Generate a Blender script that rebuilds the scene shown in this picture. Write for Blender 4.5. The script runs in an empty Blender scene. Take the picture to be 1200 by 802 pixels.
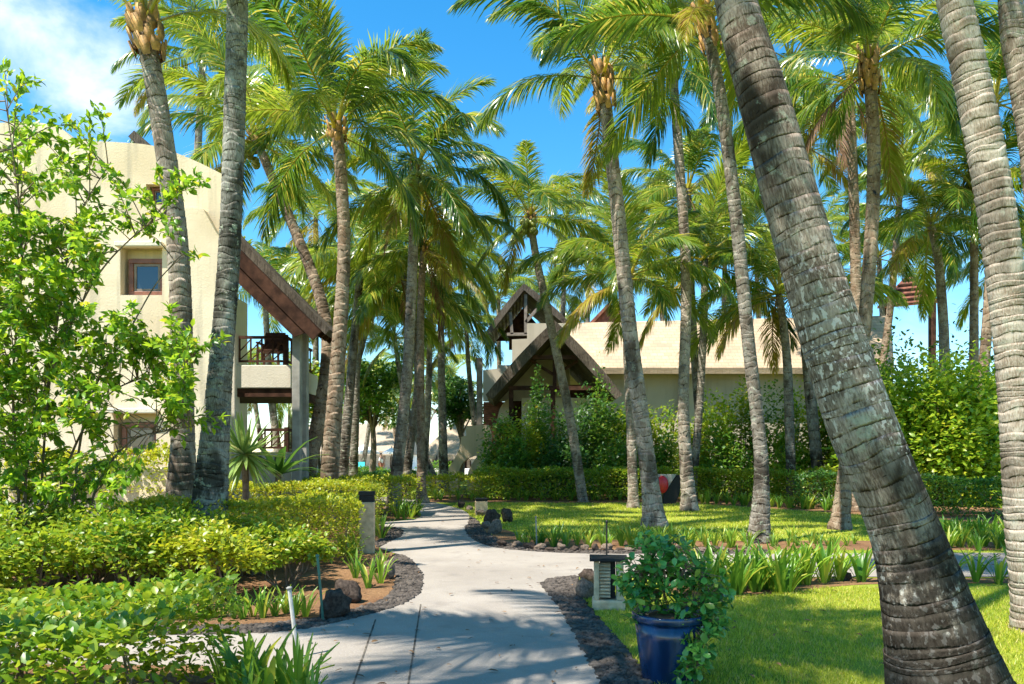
import bpy, bmesh, math, random
import numpy as np
from mathutils import Vector
R = math.radians
C = bpy.context.scene.collection
rng = np.random.default_rng(7)
random.seed(7)

# ------------------------------------------------------------------ camera, sky, sun, exposure
CH, FP, HY = 1.6, 900.0, 533.0          # eye height; focal length and horizon of the 1200 px wide photograph
cam_d = bpy.data.cameras.new("camera"); cam = bpy.data.objects.new("camera", cam_d); C.objects.link(cam)
cam.location = (0, 0, CH); cam.rotation_euler = (R(90), 0, 0)
cam_d.sensor_width = 36; cam_d.lens = 36 * FP / 1200; cam_d.shift_y = (HY - 401) / 1200
cam_d.clip_end = 3000; cam_d.clip_start = 0.05
bpy.context.scene.camera = cam

SUN = Vector((-0.42, -0.31, 0.855)).normalized()
EL = math.asin(SUN.z); AZ = math.atan2(SUN.x, SUN.y)
sun_d = bpy.data.lights.new("sun", 'SUN'); sun = bpy.data.objects.new("sun", sun_d); C.objects.link(sun)
sun_d.energy = 4.6; sun_d.angle = R(0.5); sun_d.color = (1, .945, .85)
sun.rotation_euler = SUN.to_track_quat('Z', 'Y').to_euler(); sun.location = (-20, -10, 40)

W = bpy.data.worlds.new("World"); bpy.context.scene.world = W; W.use_nodes = True
wn = W.node_tree.nodes; wl = W.node_tree.links
bg = wn['Background']; bg.inputs['Strength'].default_value = 0.128
sky = wn.new('ShaderNodeTexSky'); sky.sky_type = 'NISHITA'; sky.sun_disc = False
sky.sun_elevation = EL; sky.sun_rotation = AZ; sky.altitude = 0; sky.air_density = 1.0; sky.dust_density = 0.1; sky.ozone_density = 3.0
hsv = wn.new('ShaderNodeHueSaturation'); hsv.inputs['Saturation'].default_value = 1.36; hsv.inputs['Hue'].default_value = .490
wl.new(sky.outputs[0], hsv.inputs['Color'])
tc = wn.new('ShaderNodeTexCoord')
def cloud_mask(d, width):               # one soft bank of cloud around a direction of the sky
    d = Vector(d).normalized()
    dot = wn.new('ShaderNodeVectorMath'); dot.operation = 'DOT_PRODUCT'; dot.inputs[1].default_value = d
    nm = wn.new('ShaderNodeVectorMath'); nm.operation = 'NORMALIZE'
    wl.new(tc.outputs['Generated'], nm.inputs[0]); wl.new(nm.outputs[0], dot.inputs[0])
    mr = wn.new('ShaderNodeMapRange'); mr.interpolation_type = 'SMOOTHSTEP'
    mr.inputs['From Min'].default_value = math.cos(R(width)); mr.inputs['From Max'].default_value = math.cos(R(width * .15))
    wl.new(dot.outputs['Value'], mr.inputs['Value']); return mr.outputs[0]
mp = wn.new('ShaderNodeMapping'); mp.inputs['Scale'].default_value = (3.2, 3.2, 6.5); wl.new(tc.outputs['Generated'], mp.inputs[0])
cn = wn.new('ShaderNodeTexNoise'); cn.inputs['Scale'].default_value = 1.6; cn.inputs['Detail'].default_value = 9; cn.inputs['Roughness'].default_value = .58; cn.inputs['Distortion'].default_value = .3
wl.new(mp.outputs[0], cn.inputs['Vector'])
m1 = cloud_mask((-590, 900, 480), 10); m2 = cloud_mask((480, 900, 170), 10); m3 = cloud_mask((-420, 900, 360), 7)
def wmath(op, a, b):
    n = wn.new('ShaderNodeMath'); n.operation = op
    for i, x in enumerate((a, b)):
        if isinstance(x, (int, float)): n.inputs[i].default_value = x
        else: wl.new(x, n.inputs[i])
    return n.outputs[0]
msk = wmath('ADD', wmath('MAXIMUM', m1, wmath('MULTIPLY', m2, .8)), wmath('MULTIPLY', m3, .5))
cr = wn.new('ShaderNodeMapRange'); cr.interpolation_type = 'SMOOTHSTEP'
cr.inputs['From Min'].default_value = .70; cr.inputs['From Max'].default_value = 1.2
wl.new(wmath('ADD', cn.outputs['Fac'], wmath('MULTIPLY', msk, .35)), cr.inputs['Value'])
mx = wn.new('ShaderNodeMix'); mx.data_type = 'RGBA'; wl.new(wmath('MULTIPLY', cr.outputs[0], wmath('MINIMUM', msk, 1)), mx.inputs['Factor'])
wl.new(hsv.outputs[0], mx.inputs['A']); mx.inputs['B'].default_value = (5.2, 5.4, 5.7, 1)
wl.new(mx.outputs['Result'], bg.inputs['Color'])

vs = bpy.context.scene.view_settings
vs.view_transform = 'Standard'; vs.look = 'None'; vs.gamma = 1; vs.use_curve_mapping = False; vs.exposure = 1.2
cyc = bpy.context.scene.cycles
cyc.max_bounces = 7; cyc.diffuse_bounces = 4; cyc.glossy_bounces = 2; cyc.transmission_bounces = 4; cyc.transparent_max_bounces = 4
cyc.use_denoising = True

# ------------------------------------------------------------------ helpers
def at(px, py, Y): return np.array([(px - 600) / FP * Y, Y, CH + (HY - py) / FP * Y])
def gd(px, py):
    Y = CH * FP / (py - HY); return ((px - 600) / FP * Y, Y)
def tag(o, label=None, cat=None, group=None, kind=None):
    if label: o['label'] = label
    if cat: o['category'] = cat
    if group: o['group'] = group
    if kind: o['kind'] = kind
    return o
def thing(name, label, cat, loc=(0, 0, 0), group=None, rz=0):
    o = bpy.data.objects.new(name, None); C.objects.link(o); o.empty_display_size = .2
    o.location = [float(v) for v in loc]; o.rotation_euler = (0, 0, rz)
    return tag(o, label, cat, group)
def link(name, me, mat=None, parent=None):
    o = bpy.data.objects.new(name, me); C.objects.link(o)
    if mat is not None and not me.materials: me.materials.append(mat)
    if parent is not None: o.parent = parent
    return o
def np_mesh(name, V, faces, uv=None, smooth=False):
    """faces: list of arrays (m,k); uv: one (x,y) per vertex"""
    V = np.asarray(V, dtype=np.float32); me = bpy.data.meshes.new(name)
    faces = [np.asarray(f, dtype=np.int32) for f in faces if len(f)]
    loops = np.concatenate([f.ravel() for f in faces]); cnt = np.concatenate([np.full(len(f), f.shape[1], np.int32) for f in faces])
    me.vertices.add(len(V)); me.vertices.foreach_set('co', V.ravel())
    me.loops.add(len(loops)); me.loops.foreach_set('vertex_index', loops)
    me.polygons.add(len(cnt)); me.polygons.foreach_set('loop_start', np.concatenate([[0], np.cumsum(cnt)[:-1]]).astype(np.int32))
    me.polygons.foreach_set('loop_total', cnt)
    if smooth: me.polygons.foreach_set('use_smooth', np.ones(len(cnt), bool))
    if uv is not None:
        l = me.uv_layers.new(name='UVMap'); l.data.foreach_set('uv', np.asarray(uv, np.float32)[loops].ravel())
    me.update(calc_edges=True); me.validate(); return me
class MB:
    """collects boxes, tubes and prisms that make ONE part"""
    def __init__(s): s.V = []; s.F = {}; s.n = 0
    def add(s, V, faces):
        for f in faces: s.F.setdefault(len(f), []).append([i + s.n for i in f])
        s.V += [tuple(float(c) for c in v) for v in V]; s.n += len(V)
    def box(s, x0, x1, y0, y1, z0, z1):
        s.add([(x0,y0,z0),(x1,y0,z0),(x1,y1,z0),(x0,y1,z0),(x0,y0,z1),(x1,y0,z1),(x1,y1,z1),(x0,y1,z1)],
              [(0,3,2,1),(4,5,6,7),(0,1,5,4),(1,2,6,5),(2,3,7,6),(3,0,4,7)]); return s
    def bar(s, a, b, w, h):
        a, b = Vector(a), Vector(b); d = (b - a).normalized(); u = Vector((0, 0, 1)) if abs(d.z) < .9 else Vector((0, 1, 0))
        x = d.cross(u).normalized() * w / 2; y = x.cross(d).normalized() * h / 2
        s.add([a-x-y, a+x-y, a+x+y, a-x+y, b-x-y, b+x-y, b+x+y, b-x+y],
              [(0,3,2,1),(4,5,6,7),(0,1,5,4),(1,2,6,5),(2,3,7,6),(3,0,4,7)]); return s
    def tube(s, pts, rad, n=8, cap=True):
        pts = [Vector(p) for p in pts]; rad = rad if hasattr(rad, '__len__') else [rad] * len(pts); V = []
        for i, p in enumerate(pts):
            d = (pts[min(i+1, len(pts)-1)] - pts[max(i-1, 0)]).normalized()
            u = Vector((1, 0, 0)) if abs(d.x) < .8 else Vector((0, 1, 0)); x = d.cross(u).normalized(); y = d.cross(x)
            V += [p + (x * math.cos(2*math.pi*k/n) + y * math.sin(2*math.pi*k/n)) * rad[i] for k in range(n)]
        Fs = [(i*n+k, i*n+(k+1)%n, (i+1)*n+(k+1)%n, (i+1)*n+k) for i in range(len(pts)-1) for k in range(n)]
        if cap: Fs += [tuple(range(n)), tuple(range((len(pts)-1)*n, len(pts)*n))]
        s.add(V, Fs); return s
    def prism(s, poly, depth):
        """poly: 3-D outline; depth: extrusion vector"""
        n = len(poly); V = [Vector(p) for p in poly] + [Vector(p) + Vector(depth) for p in poly]
        s.add(V, [tuple(range(n)), tuple(range(2*n-1, n-1, -1))] + [(i, (i+1) % n, n+(i+1) % n, n+i) for i in range(n)]); return s
    def build(s, name, mat, parent=None, bevel=0, smooth=False, seg=2):
        me = bpy.data.meshes.new(name); fs = [f for k in sorted(s.F) for f in s.F[k]]
        me.from_pydata(s.V, [], fs); me.update()
        bm = bmesh.new(); bm.from_mesh(me); bmesh.ops.recalc_face_normals(bm, faces=bm.faces); bm.to_mesh(me); bm.free()
        if smooth: me.polygons.foreach_set('use_smooth', np.ones(len(me.polygons), bool))
        o = link(name, me, mat, parent)
        if bevel: b = o.modifiers.new('bevel', 'BEVEL'); b.width = bevel; b.segments = seg; b.limit_method = 'ANGLE'
        return o
def catmull(pts, k=6, closed=False):
    P = [np.array(p, float) for p in pts]; out = []
    n = len(P); rngi = range(n if closed else n - 1)
    for i in rngi:
        p0, p1, p2, p3 = (P[(i-1) % n], P[i], P[(i+1) % n], P[(i+2) % n]) if closed else (P[max(i-1, 0)], P[i], P[i+1], P[min(i+2, n-1)])
        for j in range(k):
            t = j / k; out.append(.5*((2*p1)+(-p0+p2)*t+(2*p0-5*p1+4*p2-p3)*t*t+(-p0+3*p1-3*p2+p3)*t**3))
    if not closed: out.append(P[-1])
    return out
def plate(outline, holes, y0, y1, name, mat, parent=None, flat=False, bevel=0):
    """(x,z) outline with holes extruded from y0 to y1 (a wall); flat=True: an (x,y) sheet lying at height y0"""
    bm = bmesh.new(); es = []
    for loop in [outline] + holes:
        vs_ = [bm.verts.new((p[0], p[1], y0) if flat else (p[0], y0, p[1])) for p in loop]
        es += [bm.edges.new((vs_[i], vs_[(i+1) % len(vs_)])) for i in range(len(vs_))]
    r = bmesh.ops.triangle_fill(bm, edges=es, use_beauty=True, use_dissolve=False)
    if not flat:
        g = bmesh.ops.extrude_face_region(bm, geom=[f for f in bm.faces])
        for v in [x for x in g['geom'] if isinstance(x, bmesh.types.BMVert)]: v.co.y = y1
    bmesh.ops.recalc_face_normals(bm, faces=bm.faces)
    if flat:
        for f in bm.faces:
            if f.normal.z < 0: f.normal_flip()
    me = bpy.data.meshes.new(name); bm.to_mesh(me); bm.free()
    return link(name, me, mat, parent)
def inside(poly, X, Y):
    poly = np.asarray(poly, float)[:, :2]; r = np.zeros(len(X), bool); j = len(poly) - 1
    for i in range(len(poly)):
        xi, yi = poly[i]; xj, yj = poly[j]
        c = ((yi > Y) != (yj > Y)) & (X < (xj - xi) * (Y - yi) / (yj - yi + 1e-12) + xi); r ^= c; j = i
    return r

# ------------------------------------------------------------------ materials
class NT:
    def __init__(s, name):
        s.m = bpy.data.materials.new(name); s.m.use_nodes = True; s.t = s.m.node_tree; s.n = s.t.nodes; s.l = s.t.links
        s.p = s.n['Principled BSDF']; s.out = s.n['Material Output']
    def put(s, sock, v):
        if isinstance(v, bpy.types.NodeSocket): s.l.new(v, sock)
        elif isinstance(v, tuple) and len(v) == 3 and sock.type == 'RGBA': sock.default_value = (*v, 1)
        else: sock.default_value = v
    def node(s, t, **kw):
        n = s.n.new(t)
        for k, v in kw.items(): setattr(n, k, v)
        return n
    def obj(s): return s.node('ShaderNodeTexCoord').outputs['Object']
    def uv(s): return s.node('ShaderNodeTexCoord').outputs['UV']
    def map(s, v, sc=(1, 1, 1), loc=(0, 0, 0)):
        n = s.node('ShaderNodeMapping'); s.put(n.inputs[0], v); n.inputs['Scale'].default_value = sc; n.inputs['Location'].default_value = loc; return n.outputs[0]
    def noise(s, v, scale, detail=4, rough=.55, dist=0):
        n = s.node('ShaderNodeTexNoise'); s.put(n.inputs['Vector'], v); n.inputs['Scale'].default_value = scale
        n.inputs['Detail'].default_value = detail; n.inputs['Roughness'].default_value = rough; n.inputs['Distortion'].default_value = dist; return n.outputs['Fac']
    def voro(s, v, scale, feature='F1'):
        n = s.node('ShaderNodeTexVoronoi', feature=feature); s.put(n.inputs['Vector'], v); n.inputs['Scale'].default_value = scale; return n.outputs['Distance']
    def rng(s, v, a, b, c=0., d=1.):
        n = s.node('ShaderNodeMapRange', interpolation_type='SMOOTHSTEP'); s.put(n.inputs['Value'], v)
        n.inputs['From Min'].default_value = a; n.inputs['From Max'].default_value = b; n.inputs['To Min'].default_value = c; n.inputs['To Max'].default_value = d; return n.outputs[0]
    def math(s, op, a, b=0.):
        n = s.node('ShaderNodeMath', operation=op); s.put(n.inputs[0], a); s.put(n.inputs[1], b); return n.outputs[0]
    def mix(s, f, a, b):
        n = s.node('ShaderNodeMix', data_type='RGBA'); s.put(n.inputs['Factor'], f); s.put(n.inputs['A'], a); s.put(n.inputs['B'], b); return n.outputs['Result']
    def sep(s, v):
        n = s.node('ShaderNodeSeparateXYZ'); s.put(n.inputs[0], v); return n.outputs
    def bump(s, h, strength=.5, dist=.02):
        n = s.node('ShaderNodeBump'); s.put(n.inputs['Height'], h); n.inputs['Strength'].default_value = strength; n.inputs['Distance'].default_value = dist
        s.l.new(n.outputs[0], s.p.inputs['Normal']); return n.outputs[0]
    def fin(s, col, rough=.6, spec=.5, metal=0.):
        s.put(s.p.inputs['Base Color'], col); s.put(s.p.inputs['Roughness'], rough); s.put(s.p.inputs['Specular IOR Level'], spec); s.put(s.p.inputs['Metallic'], metal); return s.m
def simple(name, c, rough=.6, var=.25, scale=8, bump=.2, metal=0., spec=.5):
    t = NT(name); o = t.obj(); n = t.noise(o, scale, 5)
    d = tuple(x * (1 - var) for x in c); l = tuple(min(1, x * (1 + var)) for x in c)
    if bump: t.bump(t.noise(o, scale * 6, 4), bump, .01)
    return t.fin(t.mix(t.rng(n, .3, .7), d, l), rough, spec, metal)
def leafmat(name, dark, light, odd=None, trans=.4, rough=.38, tl=None, oddp=.94, obj_var=.5, spec=.5):
    t = NT(name); isl = t.node('ShaderNodeNewGeometry').outputs['Random Per Island']; oi = t.node('ShaderNodeObjectInfo').outputs['Random']
    f = t.math('ADD', t.math('MULTIPLY', isl, 1 - obj_var), t.math('MULTIPLY', oi, obj_var))
    big = t.noise(t.obj(), 1.3, 2); f = t.math('ADD', f, t.math('MULTIPLY', t.math('SUBTRACT', big, .5), .7))
    col = t.mix(t.rng(f, .1, .9), dark, light)
    if odd:
        k = t.math('FRACT', t.math('MULTIPLY', isl, 37.7)); col = t.mix(t.math('GREATER_THAN', k, oddp), col, odd)
    t.fin(col, rough, spec)
    tr = t.node('ShaderNodeBsdfTranslucent'); hs = t.node('ShaderNodeHueSaturation'); hs.inputs['Hue'].default_value = .478; hs.inputs['Value'].default_value = tl or 1.7
    t.put(hs.inputs['Color'], col); t.l.new(hs.outputs[0], tr.inputs['Color'])
    ms = t.node('ShaderNodeMixShader'); ms.inputs[0].default_value = trans
    t.l.new(t.p.outputs[0], ms.inputs[1]); t.l.new(tr.outputs[0], ms.inputs[2]); t.l.new(ms.outputs[0], t.out.inputs['Surface'])
    return t.m
def trunkmat(name, pale, brown, stain=.5, lichen=.5, fleck=0., mossz=0.):
    t = NT(name); o = t.obj(); uv = t.uv(); u, v, _ = t.sep(uv)
    wob = t.math('ADD', t.math('MULTIPLY', t.noise(t.map(uv, (9, 1.1, 1)), 2.0, 4), .6), t.math('MULTIPLY', t.noise(t.map(uv, (34, 1.5, 1)), 2.0, 3), .4))
    fr = t.math('FRACT', t.math('ADD', v, t.math('MULTIPLY', t.math('SUBTRACT', wob, .5), .36)))
    groove = t.rng(fr, .0, .16, 1, 0); lip = t.rng(fr, .55, 1., 0, 1)
    fib = t.noise(t.map(uv, (90, 1.6, 1)), 1.0, 4, .6)
    blo = t.noise(t.map(o, (1, 1, .7)), 5.0, 6, .62); big = t.noise(t.map(o, (1, 1, .35), (3, 1, 7)), 2.2, 3)
    col = t.mix(t.rng(t.math('ADD', t.math('MULTIPLY', fib, .5), t.math('MULTIPLY', blo, .5)), .40, .62), brown, pale)
    col = t.mix(t.math('MULTIPLY', t.rng(big, .52, .66), stain), col, tuple(x * .33 for x in brown))
    li = t.noise(t.map(o, (1, 1, 1), (9, 4, 2)), 7.0, 5, .7)
    col = t.mix(t.math('MULTIPLY', t.rng(li, .56, .66), lichen), col, (.34, .37, .27))
    if fleck:
        fl = t.noise(t.map(uv, (40, 1.5, 1), (3, 5, 0)), 1.0, 3, .55); side = t.noise(t.map(o, (1, 1, .5), (1, 8, 3)), 1.6, 2)
        col = t.mix(t.math('MULTIPLY', t.rng(fl, .55, .60), t.math('MULTIPLY', t.math('MULTIPLY', t.rng(side, .36, .54), t.rng(t.sep(o)[2], 3.6, 2.0)), fleck)), col, (.66, .61, .53))
    if mossz:
        z = t.sep(o)[2]; mk = t.math('ADD', t.rng(z, mossz * 1.35, mossz * .3, 0, .72), t.math('MULTIPLY', t.math('SUBTRACT', t.noise(o, 6.0, 6, .7), .5), 1.6))
        col = t.mix(t.rng(mk, .34, .58, 0, .86), col, (.010, .008, .006))
    ck = t.noise(t.map(uv, (5, 2.6, 1), (1, 2, 0)), 2.2, 4, .6); crack = t.rng(ck, .64, .68)
    seg = t.rng(t.noise(t.map(uv, (7, .9, 1), (4, 9, 0)), 1.5, 3), .42, .58, .1, 1)
    col = t.mix(t.math('MULTIPLY', crack, .8), col, tuple(x * .12 for x in brown))
    groove = t.math('MULTIPLY', groove, seg)
    col = t.mix(t.math('MULTIPLY', groove, .9), col, tuple(x * .13 for x in brown))
    col = t.mix(t.math('MULTIPLY', lip, .07), col, tuple(min(1, x * 1.25) for x in pale))
    t.bump(t.math('ADD', t.math('MULTIPLY', fib, .7), t.math('ADD', t.math('MULTIPLY', blo, .5), t.math('MULTIPLY', groove, -.9))), .75, .025)
    return t.fin(col, .9, .08)

M = {}
M['frond'] = leafmat('frond_green', (.040, .118, .012), (.215, .295, .022), (.38, .36, .05), trans=.42, rough=.28, oddp=.93, obj_var=.65, tl=2.0, spec=.75)
M['frond_old'] = leafmat('frond_yellow', (.20, .23, .02), (.42, .36, .04), (.32, .22, .06), trans=.45, rough=.38, oddp=.8, tl=1.6)
M['frond_dry'] = leafmat('frond_dry', (.12, .06, .025), (.30, .17, .07), None, trans=.2, rough=.7, tl=1.2)
M['sheath'] = simple('leaf_sheath', (.40, .21, .055), .7, .55, 5, .6)
M['trunk_a'] = trunkmat('palm_bark_grey', (.40, .345, .275), (.17, .125, .09), .8, .5)
M['trunk_pale'] = trunkmat('palm_bark_pale', (.50, .43, .34), (.24, .18, .125), .6, .45)
M['trunk_b'] = trunkmat('palm_bark_brown', (.36, .28, .20), (.16, .10, .06), .6, .35)
M['trunk_c'] = trunkmat('palm_bark_dark', (.30, .27, .22), (.11, .085, .06), .9, .7)
M['trunk_lichen'] = trunkmat('palm_bark_lichen', (.33, .32, .27), (.09, .08, .06), .9, .95)
M['trunk_big'] = trunkmat('palm_bark_old', (.31, .255, .195), (.09, .064, .043), .95, .5, .72, 1.35)
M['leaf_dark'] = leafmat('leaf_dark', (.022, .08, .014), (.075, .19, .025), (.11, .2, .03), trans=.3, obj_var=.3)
M['leaf_mid'] = leafmat('leaf_mid', (.04, .125, .014), (.13, .27, .022), (.22, .27, .03), trans=.36, obj_var=.3)
M['leaf_bright'] = leafmat('leaf_bright', (.10, .22, .012), (.30, .38, .022), (.34, .33, .03), trans=.42, oddp=.9, obj_var=.25)
M['leaf_lime'] = leafmat('leaf_lime', (.11, .25, .014), (.34, .45, .028), (.42, .44, .03), trans=.45, oddp=.92, obj_var=.2)
M['leaf_yellow'] = leafmat('leaf_yellow', (.19, .27, .012), (.42, .45, .02), (.42, .40, .04), trans=.4, oddp=.88, obj_var=.2)
M['leaf_tree'] = leafmat('leaf_tree', (.075, .21, .014), (.27, .42, .022), (.42, .42, .03), trans=.45, oddp=.93, obj_var=.1, tl=1.8)
M['leaf_pot'] = leafmat('leaf_pot', (.04, .16, .03), (.13, .34, .06), (.28, .36, .05), trans=.25, rough=.25, oddp=.93, obj_var=.1)
M['strap'] = leafmat('strap_leaf', (.08, .21, .02), (.25, .40, .035), (.38, .42, .05), trans=.4, rough=.35, oddp=.9, obj_var=.5)
M['yucca'] = leafmat('yucca_leaf', (.20, .32, .07), (.42, .50, .16), (.40, .42, .15), trans=.3, rough=.4, oddp=.9)
M['grass'] = leafmat('grass_blade', (.23, .31, .02), (.48, .50, .045), (.54, .46, .12), trans=.4, rough=.5, oddp=.86, obj_var=0)
M['twig'] = simple('twig_bark', (.16, .115, .075), .8, .4, 12, .4)
M['rock'] = simple('lava_rock', (.075, .055, .042), .9, .5, 5, .9, spec=.1)
M['rock_tan'] = simple('tan_rock', (.17, .122, .085), .85, .5, 6, .8)
M['pebble'] = simple('dark_pebble', (.082, .068, .056), .85, .5, 9, .4, spec=.15)
M['joint'] = simple('joint_dirt', (.105, .09, .072), .95, .5, 9, .3, spec=.1)
M['stone'] = simple('bollard_stone', (.55, .40, .235), .8, .25, 10, .6)
M['black'] = simple('black_metal', (.016, .015, .015), .55, .2, 10, .05, spec=.25)
M['pipe_white'] = simple('white_pipe', (.55, .53, .47), .5, .15, 10, .05)
M['pipe_green'] = simple('green_pipe', (.02, .13, .09), .4, .2, 10, .05)
M['wood'] = simple('brown_timber', (.062, .029, .018), .8, .5, 4, .4, spec=.12)
M['wood_red'] = simple('red_timber', (.22, .075, .04), .6, .4, 4, .4)
M['wood_grey'] = simple('weathered_timber', (.21, .17, .135), .8, .3, 4, .4)
M['frame'] = simple('window_timber', (.20, .072, .035), .5, .3, 6, .2)
M['white'] = simple('white_paint', (.78, .77, .74), .6, .06, 4, .05)
M['cushion'] = simple('turquoise_fabric', (.03, .42, .45), .8, .1, 10, .1)
M['skin'] = simple('skin', (.32, .17, .11), .6, .1, 6, 0)
M['hair'] = simple('dark_hair', (.02, .015, .012), .6, .2, 20, 0)
M['shirt'] = simple('white_shirt', (.72, .70, .68), .8, .1, 6, .1)
M['shorts'] = simple('rust_cloth', (.30, .09, .04), .8, .2, 6, .1)
M['blue_cloth'] = simple('blue_cloth', (.05, .12, .3), .8, .2, 6, .1)
M['red_paint'] = simple('red_paint', (.55, .015, .02), .35, .15, 5, .1)
M['column'] = simple('grey_concrete', (.30, .285, .25), .8, .25, 3, .3)
def glass():
    t = NT('window_glass'); t.bump(t.noise(t.obj(), 1.5, 2), .04, .02); return t.fin((.02, .03, .04), .04, .9)
M['glass'] = glass()
def stucco(name, c, c2, st=.35):
    t = NT(name); o = t.obj(); n = t.noise(o, .7, 4); s = t.noise(t.map(o, (3.5, 3.5, .35)), 1.2, 5)
    t.bump(t.math('ADD', t.noise(o, 26, 5, .65), t.math('MULTIPLY', t.noise(o, 5, 3), .35)), .42, .02)
    col = t.mix(t.rng(n, .35, .7), c, c2); return t.fin(t.mix(t.math('MULTIPLY', t.rng(s, .50, .72), st), col, tuple(x * .60 for x in c)), .9, .15)
M['cream'] = stucco('cream_stucco', (.74, .63, .45), (.62, .50, .335), .75)
M['cream_plain'] = stucco('pale_render', (.68, .62, .50), (.60, .54, .43), .2)
M['grey_wall'] = stucco('grey_render', (.50, .44, .34), (.43, .37, .28), .3)
M['arch'] = stucco('sand_render', (.60, .47, .31), (.54, .42, .28), .45)
def shingle():
    t = NT('cream_shingles'); o = t.obj(); x, y, z = t.sep(o)
    b = t.node('ShaderNodeTexBrick'); cmb = t.node('ShaderNodeCombineXYZ'); t.l.new(x, cmb.inputs[0]); t.l.new(z, cmb.inputs[1])
    t.l.new(cmb.outputs[0], b.inputs['Vector']); b.inputs['Scale'].default_value = 1; b.inputs['Brick Width'].default_value = .35; b.inputs['Row Height'].default_value = .19; b.inputs['Mortar Size'].default_value = .012
    b.inputs['Color1'].default_value = (.54, .40, .265, 1); b.inputs['Color2'].default_value = (.43, .315, .205, 1); b.inputs['Mortar'].default_value = (.35, .255, .165, 1)
    n = t.noise(o, .9, 5); t.bump(t.math('ADD', b.outputs['Fac'], t.noise(o, 9, 4)), .5, .03)
    return t.fin(t.mix(t.rng(n, .4, .7, 0, .6), b.outputs['Color'], (.33, .25, .175)), .9, .2)
M['shingle'] = shingle()
def thatch(name, a, b):
    t = NT(name); o = t.obj(); n = t.noise(t.map(o, (14, 14, 2.2)), 2.2, 5, .7); g = t.noise(o, 1.1, 4)
    t.bump(t.math('ADD', n, g), .9, .08); return t.fin(t.mix(t.rng(t.math('ADD', t.math('MULTIPLY', n, .6), t.math('MULTIPLY', g, .4)), .35, .65), a, b), .95, .1)
M['thatch'] = thatch('grey_thatch', (.055, .042, .032), (.19, .155, .12))
M['thatch_pale'] = thatch('pale_thatch', (.36, .28, .20), (.56, .45, .33))
def path_m():
    t = NT('washed_concrete'); o = t.obj(); n = t.noise(o, .55, 5, .6); sp = t.noise(o, 70, 3, .7); sp2 = t.voro(o, 45); m = t.noise(o, 3, 5, .6)
    col = t.mix(t.rng(n, .3, .7), (.262, .228, .19), (.34, .30, .252)); col = t.mix(t.rng(sp, .52, .72, 0, .55), col, (.24, .21, .19))
    col = t.mix(t.rng(sp2, .0, .28, .5, 0), col, (.62, .58, .53)); col = t.mix(t.rng(m, .52, .72, 0, .5), col, (.20, .175, .15)); col = t.mix(t.rng(t.noise(t.map(o, (1, 1, 1), (5, 9, 0)), 1.1, 6, .65), .58, .7, 0, .4), col, (.36, .33, .295))
    t.bump(t.math('ADD', sp, sp2), .35, .006); return t.fin(col, .85, .25)
M['path'] = path_m()
def soil_m():
    t = NT('orange_soil'); o = t.obj(); n = t.noise(o, 1.2, 5); f = t.noise(o, 22, 6, .7); l = t.voro(o, 19)
    col = t.mix(t.rng(n, .35, .65), (.27, .155, .075), (.19, .10, .052)); col = t.mix(t.rng(f, .48, .7, 0, .7), col, (.115, .06, .035)); col = t.mix(t.rng(l, 0, .2, .6, 0), col, (.40, .27, .16))
    t.bump(t.math('ADD', f, t.noise(o, 6, 3)), .9, .04); return t.fin(col, .95, .1)
M['soil'] = soil_m()
def ground_m():
    t = NT('lawn'); o = t.obj(); n = t.noise(o, .45, 5, .6); f = t.noise(o, 40, 5, .7); p = t.noise(t.map(o, (1, 1, 1), (4, 2, 0)), 1.6, 4)
    col = t.mix(t.rng(n, .35, .68), (.20, .27, .02), (.33, .36, .045)); col = t.mix(t.rng(p, .56, .75, 0, .55), col, (.36, .28, .12)); col = t.mix(t.rng(f, .5, .7, 0, .55), col, (.11, .14, .016))
    t.bump(t.math('ADD', f, t.noise(o, 9, 4)), .8, .03); return t.fin(col, .9, .15)
M['ground'] = ground_m()
def pot_m():
    t = NT('blue_glaze'); o = t.obj(); n = t.noise(t.map(o, (3, 3, .5)), 3, 5); t.bump(n, .12, .02)
    return t.fin(t.mix(t.rng(n, .35, .7), (.004, .018, .052), (.008, .040, .115)), t.rng(n, .3, .7, .12, .3), .6)
M['pot'] = pot_m()

# ------------------------------------------------------------------ ground, path, beds
g = MB().add([(-900, -60, 0), (900, -60, 0), (900, 1500, 0), (-900, 1500, 0)], [(0, 1, 2, 3)])
gm = bpy.data.meshes.new('ground'); gm.from_pydata([(-900, -60, 0), (900, -60, 0), (900, 1500, 0), (-900, 1500, 0)], [], [(0, 1, 2, 3)])
tag(link('ground', gm, M['ground']), kind='structure')

def smooth_px(pts, k=5): return [tuple(p) for p in catmull([gd(*p) for p in pts], k)]
left_edge = smooth_px([(-60, 744), (100, 746), (258, 745), (350, 739), (430, 722), (478, 706), (495, 688), (490, 668), (477, 654), (458, 648)])
left_far = smooth_px([(444, 643), (456, 636), (470, 629), (472, 622), (458, 618.5), (440, 617)]) + smooth_px([(440, 613), (470, 611), (491, 607), (491, 601), (472, 594), (440, 588), (400, 583)])
right_far = smooth_px([(440, 582), (500, 588), (535, 596), (549, 603), (549, 613), (545, 620), (552, 631), (570, 640), (600, 645), (650, 648.5), (720, 650), (900, 650), (1300, 648)])
right_near = smooth_px([(1300, 677), (1000, 677), (800, 678), (690, 676), (648, 679), (635, 686), (644, 697), (658, 717), (671, 738), (688, 771), (705, 802)])
path_poly = [(-1.55, .4), (-1.55, 4.9), (-2.0, 5.5), (-5.0, 5.75)] + left_edge + left_far + right_far + right_near + [(.75, .4)]
tag(plate(path_poly, [], .012, 0, 'path', M['path'], flat=True), kind='structure')
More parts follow.
